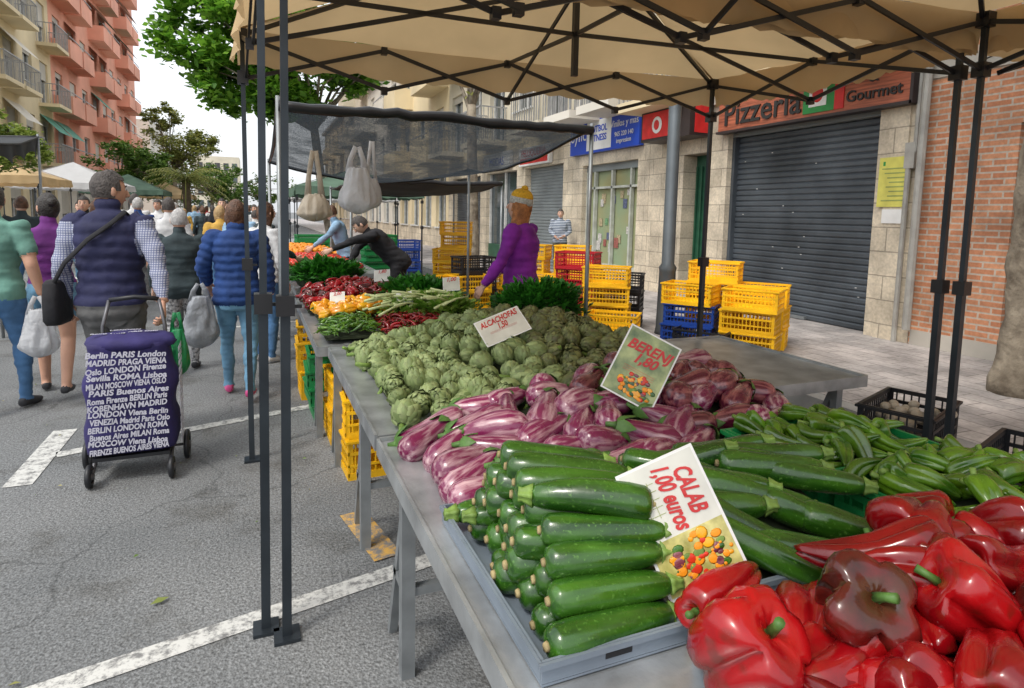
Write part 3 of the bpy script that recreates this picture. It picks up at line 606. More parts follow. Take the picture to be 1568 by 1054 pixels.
em=speck('eggplant_skin',(.17,.012,.065),(.62,.43,.45),(.5,.3,.3),.2,(4,55,55),.8,60,.4,.22,pos=(.45,.74)); em2=speck('dark_eggplant_skin',(.075,.005,.022),(.34,.12,.12),(.3,.1,.1),.2,(4,60,60),.8,60,.4,.25,pos=(.42,.74))
rpm=speck('red_pepper_skin',(.15,.0015,.004),(.33,.004,.006),(.16,.010,.006),.13,(7,7,7),.64,22,.35,.28,bump=.16,bs=16,spec=.4); rdm=speck('dark_pepper_skin',(.03,.009,.006),(.17,.006,.006),(.06,.018,.008),.13,(10,10,10),.6,14,.35,.2,bump=.16,bs=16,spec=.4)
gpm=speck('green_pepper_skin',(.028,.10,.005),(.11,.23,.011),(.18,.28,.03),.2,(12,12,12),.8,60,.35,.3,bump=.2,bs=26); ypm2=speck('yellow_pepper_skin',(.75,.28,.005),(.8,.42,.01),(.8,.5,.02),.2,(9,9,9),.9,60,.5,.1)
art1=leafmat('artichoke_bract',(.12,.175,.055),(.33,.41,.17),0,.6,.55,(.12,.12,.06)); art2=leafmat('artichoke_bract_dark',(.06,.08,.022),(.21,.235,.08),0,.6,.6,(.10,.06,.05))
artc=M('artichoke_core',(.05,.07,.025),.8)
stemd=M('stem_dark_green',(.07,.16,.03),.55,.3,40)
def zucchini(sd_):
    random.seed(sd_); q=MB(); Ln=U(.26,.30); R_=U(.034,.039); bend=U(-.018,.018); n=22; rs=[]
    prof=[(0,.15),(.008,.5),(.025,.8),(.07,.98),(.2,1.04),(.4,1.0),(.6,.95),(.78,.86),(.9,.74),(.96,.62),(1,.45)]
    for t_,p in prof:
        ring=[]
        for j in range(n):
            a=6.283*j/n; r_=R_*p*(1+.03*math.cos(5*a)*(.3+t_)+.07*noise.noise(Vector((t_*3,math.cos(a),sd_)))); ring.append((t_*Ln-Ln/2,math.cos(a)*r_+bend*math.sin(math.pi*t_)*1.0,math.sin(a)*r_))
        rs.append(ring)
    q.rings(rs,zm)
    q.tube([(-Ln/2+.001,0,0),(-Ln/2-.006,0,0)],[R_*.3,R_*.22],stemb,8)
    rs=[]
    for t_,p in((-.004,.60),(.008,.46),(.020,.34),(.028,.38)):
        rs.append([(Ln/2+t_,math.cos(6.283*j/20)*R_*p*(1+.2*math.cos(5*6.283*j/20)),math.sin(6.283*j/20)*R_*p*(1+.2*math.cos(5*6.283*j/20))) for j in range(20)])
    q.rings(rs,stemg); return q.mesh('zucchini')
def eggplant(sd_,mt):
    random.seed(sd_); q=MB(); Ln=U(.20,.26); R_=U(.050,.060); bend=U(-.02,.02); n=20; rs=[]
    for t_,p in[(0,.15),(.015,.42),(.05,.72),(.12,.93),(.25,1.05),(.42,.98),(.6,.85),(.78,.7),(.9,.58),(.96,.45),(1,.3)]:
        rs.append([(t_*Ln-Ln/2,math.cos(6.283*j/n)*R_*p*(1+.07*noise.noise(Vector((t_*3,math.cos(6.283*j/n),sd_))))+bend*math.sin(math.pi*t_),math.sin(6.283*j/n)*R_*p*.97) for j in range(n)])
    q.rings(rs,mt)
    for k in range(5):
        a=k*6.283/5+.3; u=Vector((0,math.cos(a),math.sin(a))); s_=Vector((0,-math.sin(a),math.cos(a)))
        b0=Vector((Ln/2,0,0))
        rows=[(0.004,.3,.012),(-.012,.56,.022),(-.03,.70,.016),(-.055,.80,.001)]
        vs=[]
        for dx,p,w_ in rows:
            c_=b0+Vector((dx,0,0))+u*(R_*p+.002); vs+=[c_-s_*w_-u*.003,c_+u*.002,c_+s_*w_-u*.003]
        fs=[]
        for i in range(3):
            for j in(0,1): fs.append((i*3+j,i*3+j+1,i*3+j+4,i*3+j+3))
        q.add(vs,fs,stemd,True)
    q.tube([(Ln/2-.004,0,0),(Ln/2+.012,0,0),(Ln/2+.034,.004,.004)],[R_*.36,.011,.008],stemd,8); return q.mesh('eggplant')
def pepper(sd_,mat,Ln,R_,lobes=3,point=.6,dep=.14,bend=.02,nm='pepper',stm=None,twist=.3):
    random.seed(sd_); q=MB(); n=36; rs=[]; ph=U(0,6)
    prof=[(.11,.08),(.06,.2),(.015,.40),(0,.60),(.02,.80),(.07,.94),(.17,1.03),(.3,1.02),(.45,.96),(.6,.92),(.74,.84),(.86,.70),(.94,.50),(.985,.28),(.97,.12),(.95,.03)]
    for t_,p in prof:
        p2=p*(1-(1-point)*max(0,t_)**1.3); ring=[]
        for j in range(n):
            a=6.283*j/n; lob=1-dep*(1-abs(math.cos(lobes*.5*(a+ph)+twist*math.sin(3*t_+ph))))**1.8*(1.25 if .03<t_<.95 else .6)
            nz=1+.18*noise.noise(Vector((math.cos(a)*1.2,math.sin(a)*1.2,t_*1.8+sd_*3)))+.06*noise.noise(Vector((math.cos(a)*4,math.sin(a)*4,t_*5+sd_)))
            r_=R_*p2*lob*nz
            xx=t_*Ln-Ln/2+(.05*Ln*(lob-.9)*3 if t_>.8 else 0)
            ring.append((xx,math.cos(a)*r_+bend*math.sin(2.6*t_),math.sin(a)*r_+bend*.5*math.sin(4*t_)))
        rs.append(ring)
    q.rings(rs,mat)
    sr=min(.009,R_*.3)
    q.tube([(-Ln/2+.10*Ln,0,0),(-Ln/2+.02,.0,.0),(-Ln/2-.004,.004,.004),(-Ln/2-.020,.012,.008)],[R_*.26,sr,sr*.8,sr*.9],stm or stemd,8)
    return q.mesh(nm)
def artichoke(sd_,mat):
    random.seed(sd_); q=MB(); R_=.052; W_=U(.95,1.1); OP=U(.5,1.4); EL=U(1.05,1.2)
    q.ell((0,0,0),(R_*.86,R_*.86,R_*.95*EL),artc,12,8)
    for ri,(th0,k,rm_,w0) in enumerate([(2.75,6,.98,.024),(2.45,7,1.02,.025),(2.15,8,1.05,.026),(1.85,8,1.06,.026),(1.55,8,1.04,.025),(1.27,7,1.0,.023),(1.0,6,.96,.019),(.74,4,.92,.016),(.5,3,.88,.012)]):
        for i in range(k):
            a=6.283*(i+.5*(ri%2))/k+U(-.1,.1); op=U(.02,.14)*OP; D=U(.62,.8); vs=[]
            for s_,wf in((0,.6),(.3,.98),(.6,.9),(.85,.5),(1.05,.02)):
                th=th0-D*s_; rr=R_*(rm_+.03*s_+op*s_**3); ww=w0*W_*wf
                for sg,dr in((-1,-.006),(-.5,-.001),(0,.003),(.5,-.001),(1,-.006)):
                    st=max(.3,math.sin(max(th,.05))); aa=a+sg*ww/(R_*st)
                    r2=rr+dr*wf
                    vs.append((r2*math.sin(th)*math.cos(aa),r2*math.sin(th)*math.sin(aa),r2*math.cos(th)*EL))
            fs=[]
            for r_ in range(4):
                for j in range(4): fs.append((r_*5+j,r_*5+j+1,r_*5+j+6,r_*5+j+5))
            q.add(vs,fs,mat,True)
    q.tube([(0,0,-R_*.95),(.004,0,-R_*1.5),(.01,.004,-R_*2.4)],[.014,.010,.011],stemg,8); return q.mesh('artichoke')
ZU=[zucchini(i) for i in range(7)]; EG=[eggplant(i,em) for i in range(6)]; EG2=[eggplant(i+8,em2) for i in range(3)]
AR=[artichoke(i,art1) for i in range(6)]; AR2=[artichoke(i+9,art2) for i in range(6)]
RP=[pepper(i,rpm,.165,.084,4 if i%2 else 3,.82,.34,.008,'red_pepper') for i in range(4)]; RD=[pepper(i+20,rdm,.155,.082,4,.82,.34,.008,'dark_pepper') for i in range(3)]; RL=[pepper(i+30,rpm,.25,.055,3,.5,.34,.03,'long_red_pepper') for i in range(3)]
GP=[pepper(i+40,gpm,U(.15,.185),.037,3,.45,.34,.022,'green_pepper',stm=stemg) for i in range(7)]
YP=[pepper(i+50,ypm2,.1,.045,4,.8,.15,.0,'yellow_pepper') for i in range(3)]
CH=[pepper(i+60,gpm,.11,.012,2,.2,.05,.02,'green_chilli') for i in range(3)]; CR=[pepper(i+70,rpm,.12,.012,2,.2,.05,.03,'red_chilli') for i in range(3)]
def smooth(a,b_,x): 
    t_=max(0,min(1,(x-a)/(b_-a))); return t_*t_*(3-2*t_)
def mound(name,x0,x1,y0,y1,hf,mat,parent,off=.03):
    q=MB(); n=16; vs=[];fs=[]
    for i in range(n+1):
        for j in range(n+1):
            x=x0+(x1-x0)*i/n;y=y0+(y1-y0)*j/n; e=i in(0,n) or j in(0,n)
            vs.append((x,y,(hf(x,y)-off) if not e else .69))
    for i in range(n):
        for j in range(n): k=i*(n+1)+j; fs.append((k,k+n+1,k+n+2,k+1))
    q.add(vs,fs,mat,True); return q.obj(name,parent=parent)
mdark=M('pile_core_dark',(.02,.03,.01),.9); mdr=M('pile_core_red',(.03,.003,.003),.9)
def pile(name,x0,x1,y0,y1,hf,vars_,sp,yaw,tilt=.25,off=.03,core=mdark,sc=(.9,1.12),up=False,child='item',upa=1.0,jz=.012):
    e=empty(name)
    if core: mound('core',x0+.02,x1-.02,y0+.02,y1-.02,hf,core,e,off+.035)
    k=0; yy=y0+sp[1]*.5; row=0
    while yy<y1:
        xx=x0+sp[0]*(.5 if row%2 else .2)+.02
        while xx<x1:
            x=xx+U(-.25,.25)*sp[0]; y=yy+U(-.25,.25)*sp[1]
            z=hf(x,y)+U(-jz,jz)
            gx=(hf(x+.03,y)-hf(x-.03,y))/.06; gy=(hf(x,y+.03)-hf(x,y-.03))/.06
            nrm=Vector((-gx,-gy,1)).normalized(); Rn=Vector((0,0,1)).rotation_difference(nrm).to_matrix().to_4x4()
            if up: Rr=Matrix.Rotation(U(0,6.28),4,'Z')@Matrix.Rotation(U(.1,upa),4,'X')@Matrix.Rotation(U(0,6.28),4,'Z')
            else: Rr=Matrix.Rotation(yaw(x,y)+U(-.3,.3),4,'Z')@Matrix.Rotation(U(-tilt,tilt),4,'Y')@Matrix.Rotation(U(0,6.28),4,'X')
            inst('%s_%d'%(child,k),random.choice(vars_),Matrix.Translation((x,y,z))@Rn@Rr@Matrix.Scale(U(*sc),4),e); k+=1
            xx+=sp[0]
        yy+=sp[1]; row+=1
    return e
random.seed(21)
def tray(name,x0,x1,y0,y1,z,h,mat):
    q=MB(); t_=.006
    q.box((x0,y0,z),(x1,y1,z+.005),mat)
    for s_ in(0,1):
        ya=y0 if s_==0 else y1-t_; q.box((x0,ya,z+.006),(x1,ya+t_,z+h),mat)
        xa=x0 if s_==0 else x1-t_; q.box((xa,y0+t_+.001,z+.006),(xa+t_,y1-t_-.001,z+h),mat)
    q.box((x0-.008,y0-.008,z+h-.012),(x1+.008,y0-.001,z+h),mat); q.box((x0-.008,y0,z+h-.012),(x0-.001,y1,z+h),mat)
    q.box(((x0+x1)/2-.03,y0-.0015,z+h*.4),((x0+x1)/2+.03,y0-.0005,z+h*.62),bplas)
    return q.obj(name)
trm=M('blue_grey_tray',(.25,.30,.36),.4,.2,5,metal=.3)
tray('vegetable_tray',.47,.80,.94,1.6,.684,.05,trm)
e=empty('zucchini_pile')
k=0
for ly_ in range(5):
    ys=.985+.040*ly_; n0=8-ly_
    for i in range(n0):
        y=ys+i*.077+U(-.004,.004)
        if y>1.56-.02*ly_: break
        a=-(.0+.12*ly_)+U(-.09,.09); z=.725+ly_*.049+U(-.006,.006)
        x=.645+.012*ly_+U(-.018,.018)
        flip=math.pi if random.random()<.12 else 0
        inst('zucchini_%d'%k,ZU[k*3%7],Matrix.Translation((x,y,z))@Matrix.Rotation(a+flip,4,'Z')@Matrix.Rotation(U(-.06,.06),4,'Y')@Matrix.Rotation(U(0,6.28),4,'X')@Matrix.Scale(U(.94,1.06),4),e); k+=1
tray('vegetable_tray',.92,1.42,.98,1.5,.684,.06,trm)
def hz(x,y): return .75+.11*smooth(.95,1.25,y)*smooth(.84,1.0,x)-.05*smooth(1.35,1.55,y)
pile('zucchini_pile',.98,1.46,.98,1.46,hz,ZU,(.2,.08),lambda x,y:-.55,.1,sc=(1.0,1.12),child='zucchini')
def he(x,y): return .72+.13*smooth(.45,1.3,x)*smooth(1.5,2.2,y)+.03*smooth(.5,.8,x)-.05*smooth(1.75,2.0,x)
yawe=lambda x,y:2.9 if random.random()<.3 else .55+U(-.5,.5)
pile('eggplant_pile',.54,1.5,1.56,2.26,he,EG+EG+EG2[:1],(.155,.12),yawe,.3,sc=(.92,1.12),child='eggplant')
pile('eggplant_pile',1.42,1.98,1.7,2.32,lambda x,y:he(x,y)+.01,EG2+EG[:1],(.15,.12),yawe,.3,sc=(.9,1.1),child='eggplant')
def ha(x,y): return .735+.16*smooth(.5,1.45,x)*smooth(2.15,3.0,y)-.06*smooth(1.75,2.05,x)-.05*smooth(3.6,4.0,y)
pile('artichoke_pile',.53,1.35,2.34,3.9,ha,AR,(.108,.10),None,up=True,sc=(.75,1.12),child='artichoke',upa=2.0,jz=.022,off=.04)
pile('artichoke_pile',1.3,1.98,2.40,3.9,ha,AR2,(.108,.10),None,up=True,sc=(.75,1.12),child='artichoke',upa=2.0,jz=.022,off=.04)
tray('vegetable_tray',.78,1.7,.30,.9,.684,.07,trm)
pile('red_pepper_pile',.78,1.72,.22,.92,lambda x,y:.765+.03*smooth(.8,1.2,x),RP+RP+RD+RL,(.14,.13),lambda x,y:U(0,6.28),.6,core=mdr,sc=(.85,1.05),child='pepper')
e=empty('red_pepper_pile')
PL=[(.775,.770,.80,RP[1],1.9,.85,1.12),(.86,.90,.80,RL[1],.25,.05,.95),(1.0,.73,.85,RD[0],1.3,.8,1.12),(1.19,.86,.875,RL[1],2.55,.15,1.12),(1.17,.78,.84,RL[2],2.3,.1,1.0),(1.38,.88,.86,RP[2],.3,0,1.0),(1.46,.74,.86,RL[1],.1,.1,1.1),(1.22,.66,.85,RP[3],-.5,.5,1.05),(1.1,.55,.82,RL[0],.5,.2,1.0),(.92,.60,.79,RL[2],2.8,.2,.95),(1.36,.58,.85,RD[1],2.0,.6,1.0),(1.28,.76,.85,RD[2],.5,.3,.85),(1.5,.95,.82,RP[0],2.,.3,.9),(1.6,.82,.83,RP[3],1.9,.5,1.0),(.98,.62,.78,RP[0],1.,.5,.9)]
for i,(x,y,z,me,a,b_,s_) in enumerate(PL): inst('pepper_%d'%i,me,Matrix.Translation((x,y,z))@Matrix.Rotation(a,4,'Z')@Matrix.Rotation(b_,4,'Y')@Matrix.Rotation(i*1.7,4,'X')@Matrix.Scale(s_,4),e)
for (x,y) in((1.82,1.45),(1.86,1.03)):
    inst('green_crate',gm,Matrix.Translation((x,y,.684)))
    pile('green_pepper_pile',x-.26,x+.26,y-.16,y+.16,lambda a,b_,x=x,y=y:.80+.045*math.cos((a-x)*5)*math.cos((b_-y)*7),GP,(.078,.068),lambda a,b_:U(-2.4,0),.6,off=.01,sc=(.85,1.12),child='green_pepper',jz=.02)
pile('green_chilli_pile',.40,.78,4.2,4.75,lambda x,y:.73+.04*math.sin((x-.4)*7),CH,(.045,.035),lambda x,y:U(0,6),.4,child='chilli')
pile('red_chilli_pile',.80,1.3,4.12,4.62,lambda x,y:.74+.05*math.sin((x-.8)*6),CR,(.045,.035),lambda x,y:U(0,6),.4,child='chilli')
pile('yellow_pepper_pile',.42,1.2,4.78,5.35,lambda x,y:.76+.05*math.sin((x-.4)*4),YP,(.095,.09),lambda x,y:U(0,6),.5,child='pepper')
pile('red_pepper_pile',.38,1.4,5.4,6.55,lambda x,y:.76+.09*math.sin((x-.4)*3),[RP[0],RP[1],RD[0],RL[0]],(.12,.11),lambda x,y:U(0,6),.4,sc=(.55,.7),child='pepper')
tomm=M('tomato_skin',(.5,.03,.01),.25,.2,5,rnd=.25)
q=MB(); q.ell((0,0,0),(.04,.04,.034),tomm,14,8); q.tube([(0,0,.03),(0,0,.04)],[.012,.004],stemg,5); TM=q.mesh('tomato')
orm=M('orange_skin',(.75,.25,.01),.4,.15,5,.1,200,rnd=.15); q=MB(); q.ell((0,0,0),(.04,.04,.039),orm,14,8); OM=q.mesh('orange')
pile('tomato_pile',.35,1.4,8.6,10.2,lambda x,y:.8+.08*math.sin((x-.3)*3),[TM],(.085,.085),lambda x,y:0,child='tomato')
pile('orange_pile',.35,1.4,10.3,12.8,lambda x,y:.82+.1*math.sin((x-.3)*3),[OM],(.1,.1),lambda x,y:0,child='orange')
def leafpile(name,cx,cy,cz,rx,ry,rz_,n,mat,ls=.035,stalk=None):
    q=MB()
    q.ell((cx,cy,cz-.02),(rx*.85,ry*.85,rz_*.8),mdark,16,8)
    for i in range(n):
        v=Vector((random.gauss(0,1),random.gauss(0,1),abs(random.gauss(0,1)))).normalized(); k_=1+.35*noise.noise(v*3+Vector((cx,cy,0))); v=v*U(.8,1.12)*k_; p=Vector((cx+v.x*rx,cy+v.y*ry,cz+v.z*rz_)); d=Vector((v.x+U(-.7,.7),v.y+U(-.7,.7),v.z+U(-.5,.5))).normalized(); b_=perp(d); s=ls*U(.5,1.3)
        q.add([p-d*s,p+b_*s*.6+d*s*.1,p+d*s,p-b_*s*.6+d*s*.1],[(0,1,2,3)],mat)
    if stalk:
        for i in range(60):
            a=U(-.5,.5); p=Vector((cx+U(-rx,rx)*.8,cy+U(-ry,ry)*.7,cz+rz_*U(.5,1))); d=Vector((-math.cos(a)*.25,-math.sin(a)*.25+-.05,U(-.06,.08)))
            q.tube([p,p+d*.5+Vector((0,0,.015)),p+d],[.006,.008,.011],stalk,5)
    return q.obj(name)
pars=leafmat('parsley_leaves',(.012,.09,.006),(.06,.30,.025),.2); lett=leafmat('celery_leaves',(.12,.3,.02),(.35,.5,.1),.3)
cel=M('celery_stalk',(.55,.62,.3),.5,.2,10)
leafpile('celery_bunch',1.28,4.75,.78,.36,.27,.13,1700,lett,.035,cel); leafpile('parsley_pile',2.1,4.45,.78,.36,.3,.24,3600,pars,.03); leafpile('lettuce_pile',1.35,5.4,.80,.33,.42,.15,2000,pars,.05); leafpile('herb_bunch',.75,7.5,.78,.4,.6,.2,2000,pars,.05)
table('display_table',1.62,2.55,4.12,4.72,.62,trestles=(4.3,)); table('display_table',.4,1.2,6.9,8.2,.66,trestles=(7.0,))
# ---------------------------------------------------------------- price signs
Rc=Vector((.9225,-.386,0))
def psign(name,c,phi,tilt,w_,h_,bgm,txt,tm,fruit=True,low=None,ts=.25,vert=False):
    Uu=Vector((.386*tilt,.9225*tilt,math.sqrt(max(.01,1-tilt*tilt)))); r_=Rc*math.cos(phi)+Uu*math.sin(phi); u_=-Rc*math.sin(phi)+Uu*math.cos(phi)
    Mx=frame(c,r_,u_); q=MB()
    def bx(x0,y0,x1,y1,z0,z1,m): q.box((x0,y0,z0),(x1,y1,z1),m)
    bx(-w_/2,-h_/2,w_/2,h_/2,-.003,0,white); bx(-w_/2+.006,-h_/2+.006,w_/2-.006,h_/2-.006,.0001,.0006,bgm)
    if low: bx(-w_/2+.007,-h_/2+.007,w_/2-.007,-h_*.08,.0007,.001,low)
    random.seed(len(txt)+int(w_*1000))
    me=textmesh(txt,h_*ts,.0008,sp=.82,off=h_*.006,shear=.3)
    if vert: 
        k_=min(1,h_*.50/twidth(me))
        q.addmesh(me,Matrix.Translation((w_*.16,h_*.20,.002))@Matrix.Rotation(-math.pi/2,4,'Z')@Matrix.Diagonal((k_,1,1,1)),tm)
        for k in range(5): bx(-w_*.42,h_*(.10+k*.06),-w_*.12,h_*(.104+k*.06),.0012,.0016,gr)
        for k in range(3): bx(-w_*(.42-.11*k),h_*.08,-w_*(.414-.11*k),h_*.36,.0017,.002,gr)
    else:
        k_=min(1,w_*.86/twidth(me))
        q.addmesh(me,Matrix.Translation((0,h_*.2,.002))@Matrix.Rotation(.05,4,'Z')@Matrix.Diagonal((k_,1,1,1)),tm)
        if h_>.13:
            for k in range(3): bx(-w_*.3,h_*(-.06-k*.03),w_*.3,h_*(-.056-k*.03),.0012,.0016,tm)
    if fruit:
        fm=[orm,tomm,zm,em2,ypm2,orm,ypm2,stemg]
        for i in range(60):
            a=U(0,6.28); rr=h_*.2*math.sqrt(random.random()); x=w_*.06+math.cos(a)*rr*1.3; y=-h_*.28+math.sin(a)*rr*.8; s_=U(.004,.015)
            if abs(x)+s_<w_*.47 and abs(y)+s_<h_*.47: q.ell((x,y,.0016),(s_,s_*U(.6,1),.0006+.0002*(i%5)),random.choice(fm),10,4)
    o=q.obj(name); o.matrix_world=Mx
    return o
bgw=M('card_white',(.62,.62,.55),.3,.15,9,coat=.4); bgg=M('card_green',(.10,.24,.05),.3,.6,14,col2=(.45,.5,.2),coat=.4); bgy=M('card_yellow',(.5,.48,.1),.3,.5,25,col2=(.75,.68,.25),coat=.4); redt=M('red_ink',(.55,.03,.03),.5)
psign('price_sign',(1.19,2.96,.97),.5,.72,.26,.17,bgw,"ALCACHOFAS\n1,50",redt,False,ts=.3)
psign('price_sign',(1.33,1.90,.99),-.48,.3,.21,.27,bgg,"BERENJ\n1,80",redt,True,bgg,ts=.2)
psign('price_sign',(.85,1.04,.89),.42,.35,.19,.28,bgw,"CALAB\n1,00 euros",redt,True,bgy,ts=.2,vert=True)
psign('price_sign',(1.05,4.66,.9),.2,.4,.12,.09,bgw,"2,50",redt,False,ts=.4); psign('price_sign',(1.5,4.9,.97),.1,.4,.14,.12,bgw,"1,00",redt,False,ts=.4); psign('price_sign',(1.15,6.1,.93),.1,.4,.16,.12,bgw,"1,80",redt,False,ts=.4)
psign('price_sign',(.6,5.1,.86),.1,.4,.12,.09,bgw,"2,00",redt,False,ts=.4)
# ---------------------------------------------------------------- people
def plaidmat(name,c1,c2,sc_=60):
    m,t,b=nt(name); L=t.links.new; tc=N(t,'ShaderNodeTexCoord'); outs=[]
    for dr in 'XZ':
        ck=N(t,'ShaderNodeTexWave',Scale=sc_/6); ck.bands_direction=dr; L(tc.outputs['Object'],ck.inputs[0]); 
        p=N(t,'ShaderNodeMath',operation='POWER'); L(ck.outputs['Fac'],p.inputs[0]); p.inputs[1].default_value=4; outs.append(p.outputs[0])
    a1=N(t,'ShaderNodeMath',operation='MAXIMUM'); L(outs[0],a1.inputs[0]); L(outs[1],a1.inputs[1])
    r=N(t,'ShaderNodeValToRGB'); r.color_ramp.elements[0].color=c4(c1); r.color_ramp.elements[1].color=c4(c2); L(a1.outputs[0],r.inputs[0]); L(r.outputs[0],b.inputs['Base Color']); b.inputs['Roughness'].default_value=.9; return m
def stripemat(name,c1,c2,sc_):
    m,t,b=nt(name); L=t.links.new; tc=N(t,'ShaderNodeTexCoord'); ck=N(t,'ShaderNodeTexWave',Scale=sc_); ck.bands_direction='Z'; L(tc.outputs['Object'],ck.inputs[0])
    r=N(t,'ShaderNodeValToRGB'); r.color_ramp.elements[0].color=c4(c1); r.color_ramp.elements[1].color=c4(c2); r.color_ramp.elements[0].position=.45; r.color_ramp.elements[1].position=.55; L(ck.outputs['Fac'],r.inputs[0]); L(r.outputs[0],b.inputs['Base Color']); b.inputs['Roughness'].default_value=.9; return m
def cl(name,c,v=.3): return M(name,c,.85,v,6,.6,11,detail=6)
hairm={'black':M('hair_black',(.02,.015,.012),.45,.4,30,.6,90),'brown':M('hair_brown',(.10,.045,.022),.45,.5,30,.6,90),'grey':M('hair_grey',(.42,.41,.40),.6,.3,30,.6,90),'ginger':M('hair_ginger',(.40,.16,.05),.5,.4,30,.6,90),'dgrey':M('hair_darkgrey',(.06,.05,.045),.6,.5,40,.6,90),'blond':M('hair_blond',(.42,.28,.13),.55,.3,30,.6,90)}
def hand(q,wr,d,side,palmn,curl,mat,s=1):
    d=Vector(d).normalized(); side=Vector(side); side=(side-d*side.dot(d)).normalized(); n=d.cross(side); 
    if n.dot(Vector(palmn))<0:n=-n
    wr=Vector(wr); rs=[]
    for t_,w_,h_ in((-.02,.026,.02),(.01,.028,.017),(.04,.04,.016),(.075,.042,.014),(.092,.036,.010)):
        rs.append([wr+d*t_*s+side*math.cos(a)*w_*s+n*math.sin(a)*h_*s for a in[6.283*i/10 for i in range(10)]])
    q.rings(rs,mat)
    for i,(o,l) in enumerate(((.030,.068),(.010,.076),(-.011,.070),(-.030,.055))):
        p=wr+d*.085*s+side*o*s; pts=[p]; ang=0; 
        for k in range(3):
            ang+=curl*(.7+.1*i); p=p+(d*math.cos(ang)+n*math.sin(ang))*l*s*(.42,.32,.26)[k]; pts.append(p)
        q.tube(pts,[.009*s,.0088*s,.008*s,.006*s],mat,7)
    p=wr+d*.03*s+side*.03*s; q.tube([p,p+(d*.6+side*.7+n*.2)*.035*s,p+(d*1.4+side*.75+n*.5)*.045*s],[.013*s,.011*s,.008*s],mat,7)
def human(name,loc,yaw,H,top,bottom,shoes,skn=skin,hair='brown',style='short',P=None,lean=0,hyaw=0,hpitch=0,bulk=1,sleeve=1,legcut=0,toplen=.88,quilt=None,vox=.014,sleevem=None,curl=.5,hips=1.0,hat=None,extra=None):
    J={'el':(-.25,-.03,1.15),'wl':(-.26,.05,.91),'er':(.25,-.03,1.15),'wr':(.26,.05,.91),'kl':(-.10,.02,.50),'al':(-.10,-.02,.08),'kr':(.10,.02,.50),'ar':(.10,-.02,.08)}
    if P: J.update(P)
    J={k:Vector(v) for k,v in J.items()}
    Rl=Matrix.Rotation(-lean,3,'X'); piv=Vector((0,0,.93))
    def ln(p): return piv+Rl@(Vector(p)-piv)
    sh={'l':ln((-.175*bulk,0,1.41)),'r':ln((.175*bulk,0,1.41))}; neck=ln((0,-.005,1.47)); hc=ln((0,.025,1.615))
    q=MB(); dm=top; 
    rs=[]
    for z,rx,ry,cy in((.80,.13,.10,0),(.86,.165,.125,-.01),(.93,.172,.13,-.012),(1.02,.155,.118,0),(1.10,.148,.112,.0),(1.20,.162,.12,0),(1.30,.178,.125,0),(1.38,.175,.108,-.005),(1.43,.13,.085,-.01),(1.465,.07,.065,-.008)):
        h=hips if z<1.0 else 1
        rs.append([ln((math.cos(a)*rx*bulk*h,cy+math.sin(a)*ry*bulk*h,z)) for a in[6.283*i/20 for i in range(20)]])
    q.rings(rs,dm); q.tube([neck-Vector((0,0,.06)),neck.lerp(hc,.5)],[.06,.052],dm,12)
    bones=[('torso',ln((0,0,.9)),ln((0,0,1.44))),('neck',neck,hc)]
    b2=(bulk-1)*.6+1
    for s_ in'lr':
        S=sh[s_];E=J['e'+s_];W=J['w'+s_]
        q.tube([S,S.lerp(E,.3),S.lerp(E,.7),E],[.062*b2,.056*b2,.048*b2,.043*b2],dm,12); q.ell(S,(.064*b2,)*3,dm,12,8); q.ell(E,(.044*b2,)*3,dm,10,6)
        q.tube([E,E.lerp(W,.35),W],[.043*b2,.041*b2,.029],dm,12)
        sg=-1 if s_=='l' else 1; Hp=Vector((sg*.085,0,.90));K=J['k'+s_];A=J['a'+s_]
        q.tube([Hp,Hp.lerp(K,.3),Hp.lerp(K,.7),K],[.098*b2*hips,.09*b2*hips,.07*b2,.058*b2],dm,14); q.ell(K,(.058*b2,)*3,dm,10,6)
        q.tube([K,K.lerp(A,.3),K.lerp(A,.75),A],[.057*b2,.056*b2,.043,.038],dm,12)
        fdir=Vector((sg*.15,1,0)).normalized()
        q.tube([A-fdir*.06+Vector((0,0,-.035)),A+Vector((0,0,-.03))+fdir*.02,A+fdir*.10+Vector((0,0,-.05)),A+fdir*.18+Vector((0,0,-.06))],[.036,.042,.036,.022],dm,10)
        bones+=[('uarm',S,E),('farm',E,W),('thigh',Hp,K),('shin',K,A-Vector((0,0,0))),('foot',A-fdir*.03-Vector((0,0,.045)),A+fdir*.15-Vector((0,0,.055)))]
    o=q.obj('tmp'); md=o.modifiers.new('r','REMESH'); md.mode='VOXEL'; md.voxel_size=vox; sm_=o.modifiers.new('s','SMOOTH'); sm_.iterations=4; sm_.factor=.6
    dg=bpy.context.evaluated_depsgraph_get(); dg.update(); me=bpy.data.meshes.new_from_object(o.evaluated_get(dg)); bpy.data.objects.remove(o)
    nv=len(me.vertices); co=np.empty(nv*3); me.vertices.foreach_get('co',co); co=co.reshape(-1,3); nr=np.empty(nv*3); me.vertices.foreach_get('normal',nr); nr=nr.reshape(-1,3)
    def nearest(pts):
        best=None;idx=None;T=None
        for i,(lb,a,b_) in enumerate(bones):
            a=np.array(a);b_=np.array(b_);d=b_-a; t_=np.clip(((pts-a)@d)/(d@d),0,1); dist=np.linalg.norm(pts-(a+t_[:,None]*d),axis=1)
            if lb=='torso': dist=np.maximum(dist-.10*bulk,dist*.3)
            elif lb=='thigh': dist=dist-.03
            if best is None: best=dist;idx=np.zeros(len(pts),int);T=t_
            else: mk=dist<best; best=np.where(mk,dist,best); idx=np.where(mk,i,idx); T=np.where(mk,t_,T)
        return idx,T
    idx,T=nearest(co)
    labs=[b_[0] for b_ in bones]
    disp=np.zeros(nv)
